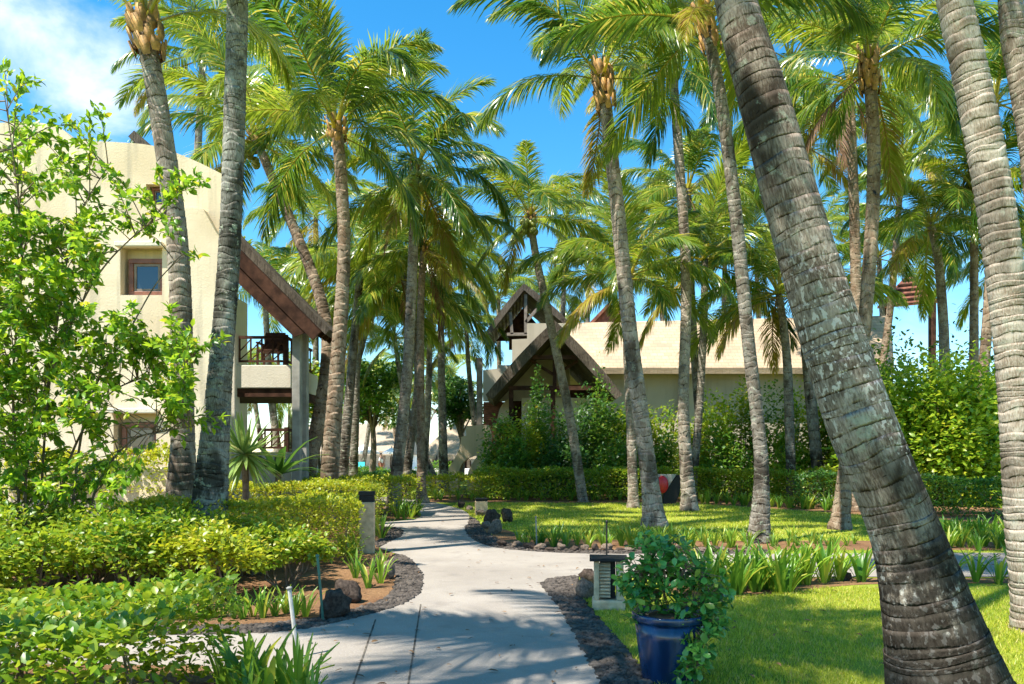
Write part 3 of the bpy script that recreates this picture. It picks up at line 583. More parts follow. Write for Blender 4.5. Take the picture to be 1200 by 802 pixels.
# ------------------------------------------------------------------ the villa on the left
VY = 16.0
def vz(py, Y=VY): return CH + (HY - py) / FP * Y
def vx(px, Y=VY): return (px - 600) / FP * Y
villa = thing('villa', 'cream stucco villa with rounded parapet, timber windows and thatched side roof', 'building', (vx(150), VY, 0)); VB = Vector((vx(150), VY, 0))
def off(o, base): o.location = -Vector(base); return o
win = [(141, 289, 190, 346), (133, 483, 183, 533), (171, 216, 192, 240)]
outl = catmull([(vx(-250), vz(175)), (vx(-60), vz(150)), (vx(30), vz(143)), (vx(70), vz(150)), (vx(88), vz(164)), (vx(125), vz(166)), (vx(180), vz(171)), (vx(225), vz(187)), (vx(262), vz(205))], 4)
outline = [tuple(p) for p in outl] + [(vx(262), -.1), (vx(-250), -.1)]
holes = [[(vx(a), vz(d)), (vx(c), vz(d)), (vx(c), vz(b)), (vx(a), vz(b))] for a, b, c, d in win]
off(plate(outline, holes, VY, VY + .45, 'wall', M['cream'], villa), VB)
off(MB().box(vx(-250), -9.3, VY + .5, 27, -.1, 6.9).build('rear_wall', M['cream_plain'], villa), VB)
pl = [(vx(208), -.1), (vx(262) + .004, -.1), (vx(262) + .004, vz(282)), (vx(258), vz(276)), (vx(243), vz(249)), (vx(208), vz(246))]
off(plate(pl, [], VY - .22, VY - .002, 'buttress', M['cream'], villa), VB)
for i, (a, b, c, d) in enumerate(win):
    big = i < 2
    fx0, fx1, fz0, fz1 = (vx(a + (5 if big else 2)), vx(c - (1 if big else 2)), vz(d - 1), vz(b + (12 if big else 1)))
    if big:                               # pale ledge over the recess and the recess lining
        off(MB().box(vx(a - 3), vx(c + 3), VY - .16, VY - .003, vz(b + 2), vz(b - 4)).build('ledge', M['cream_plain'], villa, .02), VB)
        off(MB().box(vx(a), vx(c), VY + .30, VY + .34, vz(b + 11), vz(b)).build('recess_panel', M['cream'], villa), VB)
    w = .10 if big else .06; y0 = VY + .16
    fr = MB(); fr.box(fx0, fx1, y0, y0 + .12, fz1 - w, fz1).box(fx0, fx1, y0, y0 + .12, fz0, fz0 + w).box(fx0, fx0 + w, y0, y0 + .12, fz0 + w, fz1 - w).box(fx1 - w, fx1, y0, y0 + .12, fz0 + w, fz1 - w)
    wf = off(fr.build('window', M['frame'], villa, .01), VB)
    sx0, sx1, sz0, sz1 = fx0 + w + .004, fx1 - w - .004, fz0 + w + .004, fz1 - w - .004; s_ = .05 if big else .02
    sa = MB(); sa.box(sx0, sx1, y0 + .03, y0 + .08, sz1 - s_, sz1).box(sx0, sx1, y0 + .03, y0 + .08, sz0, sz0 + s_).box(sx0, sx0 + s_, y0 + .03, y0 + .08, sz0 + s_, sz1 - s_).box(sx1 - s_, sx1, y0 + .03, y0 + .08, sz0 + s_, sz1 - s_)
    o = sa.build('sash', M['wood_grey'], wf)
    o = MB().box(sx0 + s_, sx1 - s_, y0 + .05, y0 + .06, sz0 + s_, sz1 - s_).build('pane', M['glass'], wf)
    off(MB().box(fx0 - .02, fx1 + .02, y0 + .20, y0 + .23, fz0 - .02, fz1 + .02).build('blind', M['wood_grey'], villa), VB)
# side roof: slope running down to the right, timber under thatch
RA, RB = at(150, 160, 18.1), at(381, 392, 18.1)
def slope_pts(t, up=0.):
    p = RA + (RB - RA) * t; d = norm(RB - RA); nrm = np.array([-d[2], 0, d[0]]) * (1 if d[0] > 0 else -1); nrm = nrm if nrm[2] > 0 else -nrm; return p + nrm * up
roof = MB().prism([slope_pts(0, .0), slope_pts(1.0, .0), slope_pts(1.0, .16), slope_pts(0, .2)], (0, 1.35, 0))
off(roof.build('roof', M['thatch'], villa), VB)
fa = MB().prism([slope_pts(.45, -.30), slope_pts(.985, -.30), slope_pts(.985, -.01), slope_pts(.45, -.01)], (0, .07, 0)).prism([slope_pts(.45, -.62) + [0, .03, 0], slope_pts(.93, -.56) + [0, .03, 0], slope_pts(.95, -.27) + [0, .03, 0], slope_pts(.45, -.27) + [0, .03, 0]], (0, .03, 0))
fo = fa.build('barge_board', M['wood'], villa); fo.location = -VB + Vector((0, -.08, 0))
for k in range(3):
    r_ = MB().prism([slope_pts(.05, -.17), slope_pts(.985, -.17), slope_pts(.985, -.005), slope_pts(.05, -.005)], (0, .09, 0)).build('rafter', M['wood'], villa); r_.location = -VB + Vector((0, .3 + k * .42, 0))
CY = 18.4
for px0, px1, dy in ((342, 351.5, 0), (353, 359.5, .8)):
    Yc = CY + dy; off(MB().box(vx(px0, Yc), vx(px1, Yc), Yc, Yc + .22, -.1, vz(376, Yc)).build('column', M['column'], villa, .015), VB)
off(MB().box(vx(339.5, CY), vx(355, CY), CY - .06, CY + .28, vz(376, CY) + .002, vz(367, CY)).build('capital', M['cream_plain'], villa, .02), VB)
BY = 18.7
off(MB().box(-9.3, vx(341, BY), BY, BY + 2.6, vz(455, BY), vz(428, BY)).build('balcony', M['cream_plain'], villa, .02), VB)
off(MB().box(-9.3, vx(341, BY), BY + .05, BY + 2.5, vz(465, BY), vz(455, BY) - .003).build('balcony_beam', M['wood'], villa), VB)
off(MB().box(vx(266, BY), vx(277, BY), BY - .1, BY + .25, -.1, vz(390, BY)).build('pier', M['cream_plain'], villa, .02), VB)
def railing(x0, x1, y0, y1, z0, z1):
    b = MB(); t = .05
    b.box(x0, x1, y0, y0 + t, z1 - .07, z1).box(x0, x1, y0, y0 + t, z0 + .08, z0 + .13).box(x1 - t, x1, y0 + t, y1, z1 - .07, z1).box(x1 - t, x1, y0 + t, y1, z0 + .08, z0 + .13)
    b.box(x1 - .09, x1 + .01, y0 - .01, y0 + .09, z0, z1 + .03)
    n = 4
    for k in range(n + 1):
        x = x0 + (x1 - x0 - .1) * k / n; b.box(x, x + .035, y0 + .005, y0 + .045, z0 + .13, z1 - .07)
    for k in range(n):
        xa = x0 + (x1 - x0 - .1) * k / n + .03; xb = x0 + (x1 - x0 - .1) * (k + 1) / n
        b.bar((xa, y0 + .025, z0 + .15), (xb, y0 + .025, z0 + .5 * (z1 - z0)), .02, .025).bar((xa, y0 + .028, z0 + .5 * (z1 - z0)), (xb, y0 + .028, z1 - .1), .02, .025)
    for k in range(8):
        y = y0 + (y1 - y0) * k / 8 + .15; b.box(x1 - .045, x1 - .01, y, y + .035, z0 + .13, z1 - .07)
    return b
off(railing(vx(277, BY) + .02, vx(335, BY), BY + .1, BY + 2.5, vz(428, BY) + .003, vz(393, BY)).build('balcony_railing', M['wood'], villa), VB)
off(MB().box(-9.3, vx(341, BY), BY, BY + 2.6, -.1, vz(530, BY)).build('terrace_slab', M['cream_plain'], villa), VB)
off(railing(vx(300, BY), vx(336, BY), BY + .1, BY + 2.5, vz(530, BY) + .003, vz(502, BY)).build('terrace_railing', M['wood'], villa), VB)
# a dark wooden armchair on the balcony
cx0 = vx(304, BY); zc = vz(428, BY) + .004
ch = thing('balcony_chair', 'dark wooden armchair behind the villa balcony railing', 'chair', (cx0, BY + .9, zc))
for sx in (-.26, .26):
    for sy in (-.25, .25): MB().box(sx - .025, sx + .025, sy - .025, sy + .025, 0, .42).build('leg', M['wood'], ch)
    MB().box(sx - .04, sx + .04, -.28, .28, .62, .66).box(sx - .02, sx + .02, -.27, -.22, .424, .62).box(sx - .02, sx + .02, .22, .27, .424, .62).build('armrest', M['wood'], ch)
MB().box(-.28, .28, -.28, .28, .422, .47).build('seat', M['wood'], ch, .01)
MB().prism([(-.26, .25, .472), (.26, .25, .472), (.26, .36, .98), (-.26, .36, .98)], (0, .04, .01)).build('backrest', M['wood'], ch)
# low garden wall before the villa
gw = MB().box(vx(10, 13.6), vx(203, 13.6), 13.6, 13.85, -.1, vz(548, 13.6)).build('garden_wall', M['cream'], bevel=.02)
tag(gw, 'low ochre garden wall topped with creeper before the cream villa', 'wall')

# ------------------------------------------------------------------ the thatched house in the middle
HB = Vector((3., 36, 0)); hs = thing('thatched_house', 'beige house with thatched gable porch and long cream shingle roof', 'building', HB)
def roof_pair(apex, lx, rx, ez, y0, y1, th, name, mat, parent, base, rz=None):
    a = np.array(apex); rz = ez if rz is None else rz
    for sx, ezz, e in ((lx, ez, -1), (rx, rz, 1)):
        d = norm(np.array([sx - a[0], ezz - a[1]])); nrm = np.array([d[1], -d[0]]); nrm = nrm if nrm[1] > 0 else -nrm
        p = [np.array(a), np.array([sx, ezz]), np.array([sx, ezz]) + nrm * th * .85 + d * .05, a + np.array([0, th * 1.25])]
        n_ = 10; O = [p[0] + (p[1] - p[0]) * t for t in np.linspace(0, 1, n_)]; T = [p[2] + (p[3] - p[2]) * t + nrm * .10 * math.sin(3.14 * t) for t in np.linspace(0, 1, n_)]
        pol = [(q[0] + e * .002, y0, q[1]) for q in O + T]
        off(MB().prism(pol, (0, y1 - y0, 0)).build(name, mat, parent), base)
GY = 33.0
gx = lambda px, Y=GY: (px - 600) / FP * Y
gz = lambda py, Y=GY: CH + (HY - py) / FP * Y
roof_pair((gx(650), gz(389)), gx(577), gx(722), gz(468), GY, GY + 6, .40, 'thatched_roof', M['thatch'], hs, HB)
def tim(pts, w, name='timber', mat='wood', Y=GY + .5):
    b = MB()
    for (a, c) in pts: b.bar(at(a[0], a[1], Y), at(c[0], c[1], Y), w, w)
    return off(b.build(name, M[mat], hs), HB)
tim([((596, 455), (704, 455)), ((622, 419), (678, 419))], .18, 'tie_beam')
tim([((650, 396), (650, 455))], .16, 'king_post', Y=GY + .7)
tim([((650, 440), (618, 420)), ((650, 440), (682, 420))], .12, 'brace', Y=GY + .85)
for px_ in (599, 648, 700): tim([((px_, 575), (px_, 456))], .2, 'post', Y=GY + .55)
off(plate([(gx(612), -.1), (gx(722), -.1), (gx(722), gz(462)), (gx(612), gz(462))], [], GY + 2.2, GY + 2.4, 'porch_wall', M['cream_plain'], hs), HB)
off(MB().box(gx(600), gx(712), GY + 4.6, GY + 4.8, -.1, gz(440)).build('inner_wall', M['wood'], hs), HB)
# long roof and its wall
RY = 37.0
off(plate([(gx(690, RY), -.1), (gx(1046, RY), -.1), (gx(1046, RY), gz(431, RY)), (gx(690, RY), gz(431, RY))], [], RY + .9, RY + 1.3, 'wall', M['grey_wall'], hs), HB)
e0, e1 = at(690, 431, RY), at(1048, 431, RY); t0, t1 = at(654, 379, RY + 4), at(1044, 370, RY + 4)
off(MB().prism([e0, e1, t1, t0], (0, .05, -.3)).build('long_roof', M['shingle'], hs), HB)
off(MB().prism([t0 + [0, .3, .02], t1 + [0, .3, .02], t1 + [0, 5, -3.5], t0 + [0, 5, -3.5]], (0, .05, -.3)).build('rear_roof', M['shingle'], hs), HB)
for px_ in (800, 930): off(MB().prism([at(px_, 431, RY + .7), at(px_ + 9, 431, RY + .7), at(px_ - 8, 580, RY + .7), at(px_ - 18, 580, RY + .7)], (0, .5, 0)).build('buttress', M['grey_wall'], hs), HB)
# stepped side walls left of the porch
SY = 37.5
st = [(566, 470), (566, 434), (583, 432), (583, 428), (600, 428), (600, 398), (618, 397), (618, 379), (668, 379), (668, 470)]
off(plate([(gx(a, SY), gz(b, SY)) for a, b in st], [], SY, SY + .5, 'stepped_wall', M['grey_wall'], hs), HB)
off(plate([(gx(566, SY), -.1), (gx(600, SY), -.1), (gx(600, SY), gz(470.2, SY)), (gx(566, SY), gz(470.2, SY))], [], SY + .6, SY + .9, 'shutter_wall', M['wood_red'], hs), HB)
lv = MB()
for k in range(9): lv.box(gx(567, SY), gx(584, SY), SY + .5, SY + .57, gz(492 - k * 2.4, SY), gz(490.6 - k * 2.4, SY))
off(lv.build('louvre', M['wood_red'], hs), HB)
off(plate([tuple(p) for p in catmull([(gx(582, SY), gz(497, SY)), (gx(586, SY), gz(480, SY)), (gx(594, SY), gz(470, SY)), (gx(600, SY), gz(470, SY)), (gx(600, SY), gz(497, SY))], 4)], [], SY - .6, SY - .2, 'curved_wall', M['cream'], hs), HB)
tim([((562, 580), (562, 420))], .28, 'pole', 'wood_grey', SY - .8)
# open timber gable behind
UY = 41.0
roof_pair((gx(614, UY), gz(340, UY)), gx(574, UY), gx(668, UY), gz(392, UY), UY, UY + 5, .28, 'upper_roof', M['thatch'], hs, HB, rz=gz(386, UY))
tim([((616, 345), (616, 392)), ((616, 378), (634, 357)), ((594, 392), (640, 392)), ((598, 366), (600, 392))], .16, 'gable_frame', 'wood_grey', UY + .3)
off(plate([(gx(580, UY), gz(389, UY)), (gx(650, UY), gz(389, UY)), (gx(614, UY), gz(347, UY))], [], UY + 3.3, UY + 3.4, 'gable_shade_panel', M['wood'], hs), HB)  # dark panel added behind the open gable, standing in for the shade inside
rf = MB()
for k in range(9): rf.bar(at(578 + k * 4.2, 388 - k * 5.0, UY + .6) , at(578 + k * 4.2, 388 - k * 5.0, UY + .6) + np.array([0, 4, 0]), .09, .12)
off(rf.build('rafter', M['wood_grey'], hs), HB)
off(MB().box(gx(596, UY), gx(668, UY), UY + 3.6, UY + 3.8, gz(399, UY), gz(388, UY)).build('upper_floor', M['wood'], hs), HB)
# red timber roof peak on the long roof
rp = MB().prism([at(694, 378, 42.5), at(722, 378, 42.5), at(716, 357, 42.5)], (0, .2, 0)).prism([at(690, 379, 42.2), at(695, 379, 42.2), at(718, 354, 42.2), at(714, 354, 42.2)], (0, 2.5, 0)).prism([at(719, 354, 42.2), at(722, 354, 42.2), at(732, 378, 42.2), at(728, 378, 42.2)], (0, 2.5, 0))
off(rp.build('dormer', M['wood_red'], hs), HB)
# sand coloured stair arch
AYc = 34.0; ax_ = lambda z: (470 + z / 7.29 - 600) / FP * AYc; az_ = lambda z: CH + (HY - (490 + z / 7.29)) / FP * AYc
ao = [(555, 68), (748, 60), (775, 132), (765, 230), (780, 640), (560, 640), (563, 525), (575, 455), (600, 400), (628, 358), (652, 324), (620, 325), (570, 345), (520, 392), (496, 450), (488, 530), (486, 640), (368, 640), (374, 530), (388, 465), (425, 400), (470, 325), (505, 240), (515, 162), (555, 152)]
plate([(ax_(a), az_(b)) for a, b in ao], [], AYc, AYc + 1.2, 'stair_arch', M['arch'])
ar = bpy.data.objects['stair_arch']; tag(ar, 'curved sand coloured stair wall with an arched opening at the path end', 'arch')

# timber pavilion roof at the right, far
PV = at(1062, 420, 46); pvY = 46
pv = thing('timber_pavilion', 'red-brown slatted timber pavilion roof above the bright shrub', 'building', (PV[0], pvY + 1.5, 0)); PB = Vector((PV[0], pvY + 1.5, 0))
ap = at(1065, 322, pvY + 1.5); cs = [at(1028, 362, pvY), at(1100, 355, pvY), at(1096, 356, pvY + 3), at(1032, 360, pvY + 3)]
for k in range(4):
    a, b = cs[k], cs[(k + 1) % 4]; n_ = np.array([0, 0, .12]); off(MB().prism([a, b, ap], n_).build('roof', M['wood_red'], pv), PB)
rb = MB()
for k in range(7):
    t = k / 6.5; rb.bar(cs[0] + (ap - cs[0]) * t - [0, .1, -.1], cs[1] + (ap - cs[1]) * t - [0, .1, -.1], .08, .10)
off(rb.build('batten', M['wood'], pv), PB)
for c_ in cs: off(MB().box(c_[0] - .1 + .3 * np.sign(ap[0] - c_[0]), c_[0] + .1 + .3 * np.sign(ap[0] - c_[0]), c_[1] - .1, c_[1] + .1, 0, c_[2] - .02).build('post', M['wood'], pv), PB)

# far thatched pavilions
def far_pavilion(label, x0, x1, rx0, rx1, Y, ey, ry, depth=8, wall_top=None):
    b = Vector((gx((x0 + x1) / 2, Y), Y + depth / 2, 0)); t = thing('thatched_pavilion', label, 'building', b)
    e = [at(x0, ey, Y), at(x1, ey, Y), at(x1, ey, Y) + [0, depth, 0], at(x0, ey, Y) + [0, depth, 0]]; zr = CH + (HY - ry) / FP * Y
    r0 = np.array([gx(rx0, Y), Y + depth / 2, zr]); r1 = np.array([gx(rx1, Y), Y + depth / 2, zr])
    m_ = MB(); dn = np.array([0, 0, -.35]); m_.add(e + [r0, r1] + [x + dn for x in e], [(0, 1, 5, 4), (1, 2, 5), (2, 3, 4, 5), (3, 0, 4), (0, 6, 7, 1), (1, 7, 8, 2), (2, 8, 9, 3), (3, 9, 6, 0), (6, 9, 8, 7)])
    off(m_.build('roof', M['thatch_pale'], t), b)
    off(MB().box(gx(x0 + 10, Y), gx(x1 - 6, Y), Y + 3, Y + depth - 1, -.1, e[0][2] - .36).build('wall', M['white'], t), b)
    for k in range(6):
        x = gx(x0 + 4 + (x1 - x0 - 8) * k / 5, Y); off(MB().box(x - .12, x + .12, Y + .5, Y + .74, 0, e[0][2] - .36).build('post', M['wood_grey'], t), b)
    for k in range(3):
        x = gx(x0 + 25 + (x1 - x0 - 50) * k / 2, Y); off(MB().box(x - .6, x + .6, Y + 2.95, Y + 2.99, .1, e[0][2] - .5).build('doorway', M['wood'], t), b)
far_pavilion('long pale thatched pavilion with white walls beyond the hedge and parasols', 318, 484, 352, 474, 70, 529, 495)
far_pavilion('small steep thatched roof behind the trunks left of the sand arch', 490, 566, 535, 560, 62, 533, 486)
lw = MB().box(gx(474, 58), gx(560, 58), 58, 58.4, 0, .55).build('low_wall', M['white'], bevel=.03); tag(lw, 'low white wall across the far end of the path', 'wall')

# ------------------------------------------------------------------ grass
def grass(name, label, x0, x1, y0, y1, dens, h, w, seed, mat='grass'):
    q = np.random.default_rng(seed); k = int((x1 - x0) * (y1 - y0) * dens); X = q.uniform(x0, x1, k); Y = q.uniform(y0, y1, k)
    m = (np.abs(X / Y) < .72)
    for p in [path_poly] + bands + beds[1:]: m &= ~inside(p, X, Y)
    m &= ~inside(bed_left, X, Y); X, Y = X[m], Y[m]; k = len(X); a = q.uniform(0, 6.3, k); b = q.uniform(0, 6.3, k)
    # mown turf thins out in bare dry patches
    pat = np.sin(X * 1.7 + np.sin(Y * 1.1) * 1.3) * np.sin(Y * 1.3 + np.sin(X * .9) * 1.7); hh = h * q.uniform(.5, 1.3, k) * (1 + .25 * pat)
    ok = (pat > -.55) | (q.random(k) < .35); X, Y, a, b, hh, k = X[ok], Y[ok], a[ok], b[ok], hh[ok], int(ok.sum())
    lean = q.uniform(.1, .9, k) * hh; P = np.stack([X, Y, np.full(k, .001)], 1); s = np.stack([np.cos(a), np.sin(a), np.zeros(k)], 1) * w / 2; l = np.stack([np.cos(b) * lean, np.sin(b) * lean, hh], 1)
    V = np.stack([P - s, P + s, P + l * .55 + s * .7, P + l * .55 - s * .7, P + l * [1, 1, .95]], 1).reshape(-1, 3); o = (np.arange(k) * 5)[:, None]
    return tag(link(name, np_mesh(name, V, [o + np.array([[0, 1, 2, 3]]), o + np.array([[3, 2, 4]])]), M[mat]), label, 'grass', kind='stuff')
grass('grass', 'short mown lawn around the blue pot and the leaning palm', .4, 7.2, 4.6, 9.2, 3000, .035, .007, 1)
grass('grass', 'sunlit lawn strip between the strap-leaf border and the back hedge', -1.8, 18, 12.5, 28, 380, .05, .018, 2)

def litter():
    q = np.random.default_rng(5); k = 800; Y = q.uniform(5, 22, k); X = q.uniform(-.5, .75, k) * Y; pos = np.stack([X, Y, np.full(k, .03)], 1); d = rand_dir(k, -.05, .1); V, a, b = leaves(pos, d, rand_up(k, .25), q.uniform(.03, .09, k), LEAF, wid=.6)
    return tag(link('fallen_leaves', np_mesh('fallen_leaves', V, [a, b]), M['frond_dry']), 'small dry brown leaves scattered over path, beds and lawn', 'leaves', kind='stuff')
litter()

# ------------------------------------------------------------------ hedges and shrubs
def stems_mesh(bases, tips, r0, name='stems', n=5):
    b = MB()
    for a, c in zip(bases, tips):
        mid = (a + c) / 2 + rng.normal(0, .05, 3); b.tube([a, mid, c], [r0, r0 * .75, r0 * .35], n, False)
    return b
def hedge(label, line, width, height, leaf, dens, mat, group=None, tpl=SMALL, base=.08, lump=.06, name='hedge', stems=6, stem_h=.7):
    L = np.array(line, float); seg = np.linalg.norm(np.diff(L, axis=0), axis=1); tot = seg.sum(); S = np.concatenate([[0], np.cumsum(seg)])
    cnt = int(dens * (tot * (width + 2 * height) + 2 * width * height)); s = rng.uniform(-width * .3, tot + width * .3, cnt)
    ctr = np.stack([np.interp(s, S, L[:, k]) for k in range(2)], 1); gi = np.clip(np.searchsorted(S, s) - 1, 0, len(seg) - 1); d = np.diff(L, axis=0)[gi] / seg[gi][:, None]
    ctr = ctr + d * (np.minimum(s, 0) + np.maximum(s - tot, 0))[:, None]
    nrm = np.stack([-d[:, 1], d[:, 0]], 1); u = rng.uniform(-1, 1, cnt); v = rng.uniform(0, 1, cnt)
    surf = rng.random(cnt); k1 = surf < .42; k2 = (surf >= .42) & (surf < .82)
    v = np.where(k1, 1 - np.abs(rng.normal(0, .07, cnt)), v); u = np.where(k2, np.sign(u) * (1 - np.abs(rng.normal(0, .12, cnt))), u)
    u = u * (1 - .18 * np.clip(v - .75, 0, 1) * 4 * .5)
    wob = lump * (np.sin(s * 3.1) + np.sin(s * 7.7 + u * 2) * .6 + np.sin(s * 1.3 + 2 + u * 3)); z = base + (height - base) * v + wob * v + rng.normal(0, .02, cnt)
    pos = np.stack([ctr[:, 0] + nrm[:, 0] * u * width / 2, ctr[:, 1] + nrm[:, 1] * u * width / 2, np.maximum(z, .03)], 1)
    out = np.stack([nrm[:, 0] * u, nrm[:, 1] * u, (v - .35) * 1.6], 1); b0 = np.array([L[:, 0].mean(), L[:, 1].mean(), 0.])
    root = thing(name, label, 'hedge', b0, group)
    link('foliage', leaf_mesh(pos - b0, out, leaf, tpl, 'foliage'), M[mat], root)
    k = max(12, int(tot * stems)); s = rng.uniform(0, tot, k); bx = np.stack([np.interp(s, S, L[:, j]) for j in range(2)] + [np.zeros(k)], 1); bx[:, :2] += rng.normal(0, width * .22, (k, 2)); tp = bx + np.stack([rng.normal(0, .12, k), rng.normal(0, .12, k), np.full(k, height * stem_h)], 1)
    stems_mesh(bx - b0, tp - b0, .012).build('stems', M['twig'], root); return root
def shrub(label, x, y, rx, ry, h, leaf, n, mat, group=None, tpl=SMALL, low=.1, stems=7, name='shrub', clumps=14, top=False, sp=.6):
    q = rng; cc = rand_dir(clumps, -.2, 1.) * q.uniform(.45, .85, (clumps, 1)); cs_ = q.uniform(.28, .5, clumps)
    idx = q.integers(0, clumps, n); loc = rand_dir(n, -1, 1) * (q.random((n, 1)) ** .45); P = cc[idx] + loc * cs_[idx][:, None]
    P[:, 2] = np.clip(P[:, 2], -.25, 1.3); z = low + (h - low) * (P[:, 2] + .25) / 1.35; pos = np.stack([P[:, 0] * rx, P[:, 1] * ry, z], 1)
    root = thing(name, label, 'shrub', (x, y, 0), group)
    link('foliage', leaf_mesh(pos, loc + P * .5 + [0, 0, .25], leaf, tpl, 'foliage', sp), M[mat], root)
    ends = np.stack([cc[:, 0] * rx * .8, cc[:, 1] * ry * .8, low + (h - low) * (cc[:, 2] + .25) / 1.4], 1)[:max(stems, 9)]; bs = ends * [.15, .15, 0] + q.normal(0, .05, ends.shape) * [1, 1, 0]
    stems_mesh(bs, ends, .011 + h * .004).build('stems', M['twig'], root); return root

hedge('leafy yellow-green corner hedge in the left foreground beside the path', [(-4.6, 4.45), (-2.4, 4.45)], 1.75, .70, .066, 1700, 'leaf_bright', tpl=LEAF, lump=.035, stems=14)
hedge('yellow clipped hedge running up to the stone bollard on the left', [(-5.4, 11.2), (-2.85, 11.9)], 1.6, .90, .06, 1100, 'leaf_yellow', tpl=SMALL, lump=.04)
hedge('yellow clipped hedge further back along the path, below the reddish palm', [(-6.4, 15.2), (-3.1, 15.6)], 1.5, 1.02, .065, 800, 'leaf_yellow', lump=.03)
hedge('flat-topped lime hedge at the foot of the villa terrace', [(-8.2, 19.5), (-5.2, 19.5)], 1.5, 1.05, .075, 520, 'leaf_yellow', lump=.03)
hedge('short lime hedge block beside the path behind the second bend', [(-4.2, 19.6), (-3.1, 20.2)], 1.6, 1.0, .075, 560, 'leaf_yellow', lump=.03)
hedge('open sunlit hedge in front of the stair arch, gaps showing stems', [(-4.6, 28.0), (-.9, 28.0)], 1.1, .80, .10, 360, 'leaf_yellow', lump=.05)
hedge('clipped dark green hedge along the back of the lawn, centre stretch', [(-1.0, 27.2), (5.2, 27.2)], 1.2, 1.05, .10, 420, 'leaf_bright', lump=.05)
hedge('clipped dark green hedge right of the red disc behind the lawn', [(6.1, 26.9), (10.8, 25.2)], 1.2, 1.05, .10, 420, 'leaf_bright', lump=.05)
hedge('yellowing hedge block at the right edge behind the ragged palm', [(10.6, 20.6), (14.0, 19.4)], 1.3, .95, .09, 500, 'leaf_mid', lump=.05)
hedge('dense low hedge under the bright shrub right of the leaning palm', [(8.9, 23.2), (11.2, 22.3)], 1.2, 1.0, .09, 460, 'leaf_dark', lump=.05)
hedge('trimmed hedge beyond the path end below the parasols', [(-9.5, 40), (-4.8, 40)], 1.6, .62, .13, 220, 'leaf_mid', lump=.05)
hedge('creeper of bright leaves hanging over the low ochre garden wall', [(vx(12, 13.6), 13.7), (vx(200, 13.6), 13.7)], .55, 1.52, .08, 330, 'leaf_yellow', base=.95, lump=.12, name='creeper', stems=2)
BEDG = 'loose shrubs in the bed left of the path'
bed_shrubs = [(-6.1, 8.9, .85, 1.15), (-5.5, 7.7, .7, .9), (-5.9, 8.4, .8, .98), (-5.0, 8.1, .75, .92), (-4.3, 8.5, .75, 1.0), (-3.3, 8.4, .6, .85), (-2.75, 9.2, .55, .82), (-5.4, 9.6, .85, 1.05), (-4.4, 9.9, .85, 1.02), (-3.5, 10.2, .8, 1.0), (-6.4, 10.4, .9, 1.05), (-5.3, 11.0, .8, 1.05), (-7.2, 9.2, .9, 1.05), (-6.6, 7.9, .8, .9), (-3.9, 9.2, .7, .98), (-4.9, 9.0, .7, 1.)]
for i, (x, y, r_, h) in enumerate(bed_shrubs):
    shrub('loose green shrub with bare lower stems in the bed between path and villa', x, y, r_, r_ * .85, h, .075, 2100, 'leaf_mid' if x < -6.2 else ('leaf_yellow' if x > -3.7 and i % 2 else 'leaf_bright'), BEDG, LEAF, low=.32, stems=12, clumps=20)
FR_ = 'dark shrubs against the thatched house'
for i, (px, top, Y, rpx) in enumerate([(585, 490, 30.5, 26), (612, 470, 30, 30), (645, 462, 30.5, 30), (680, 456, 31, 30), (712, 452, 31, 28), (742, 470, 30.5, 28), (600, 520, 29, 26), (660, 520, 29, 30), (720, 515, 29, 30), (772, 470, 31, 30), (776, 520, 29.5, 26), (630, 440, 32, 14), (706, 432, 32.2, 16)]):
    r_ = rpx * Y / FP; shrub('dark green leafy shrub in the bank against the thatched house', gx(px, Y), Y, r_ * 1.08, r_ * .8, gz(top - 14, Y), .16, 2600, ('leaf_mid', 'leaf_bright', 'leaf_mid', 'leaf_dark')[i % 4], FR_, SMALL, low=.2, clumps=22)
BRG = 'bright shrubs behind the lawn on the right'
for i, (px, top, Y, rpx) in enumerate([(838, 462, 28.5, 30), (870, 452, 29, 34), (905, 458, 28.5, 34), (940, 450, 28.5, 32), (972, 440, 28, 30), (855, 510, 27.6, 34), (920, 512, 27.4, 36), (815, 500, 28.5, 24), (1000, 430, 28, 34)]):
    r_ = rpx * Y / FP; shrub('mid green bushy shrub below the long cream roof behind the lawn', gx(px, Y), Y, r_ * 1.08, r_ * .8, gz(top - 14, Y), .16, 2600, ('leaf_lime', 'leaf_bright', 'leaf_mid')[i % 3], BRG, SMALL, low=.2, clumps=22)
shrub('great bright yellow-green shrub mound between leaning and ragged palms, tall part', gx(1100, 25), 25, 3.0, 2.2, gz(385, 25), .19, 13000, 'leaf_lime', None, LEAF, clumps=60, stems=24)
shrub('bright shrub mound left flank, close behind the leaning palm', gx(1045, 25), 25.5, 1.9, 1.8, gz(425, 25), .19, 7000, 'leaf_lime', None, LEAF, clumps=40, stems=16)
shrub('bright shrub mound right flank at the ragged palm', gx(1165, 24), 24.5, 1.9, 1.8, gz(410, 24.5), .19, 8000, 'leaf_lime', None, LEAF, clumps=40, stems=16)
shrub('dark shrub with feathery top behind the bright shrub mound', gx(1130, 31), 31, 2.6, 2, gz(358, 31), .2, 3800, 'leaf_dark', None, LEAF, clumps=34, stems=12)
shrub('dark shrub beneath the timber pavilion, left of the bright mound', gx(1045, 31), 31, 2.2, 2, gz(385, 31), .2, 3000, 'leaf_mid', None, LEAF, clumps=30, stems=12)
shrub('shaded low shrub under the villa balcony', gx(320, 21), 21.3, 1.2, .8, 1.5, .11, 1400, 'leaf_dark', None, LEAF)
shrub('small green shrub beside the far low white wall', gx(516, 57), 57, 1.6, 1, 1.3, .2, 700, 'leaf_mid')
shrub('green bushes under the far parasols', gx(425, 54), 54, 3.2, 1.2, .75, .2, 1300, 'leaf_mid')
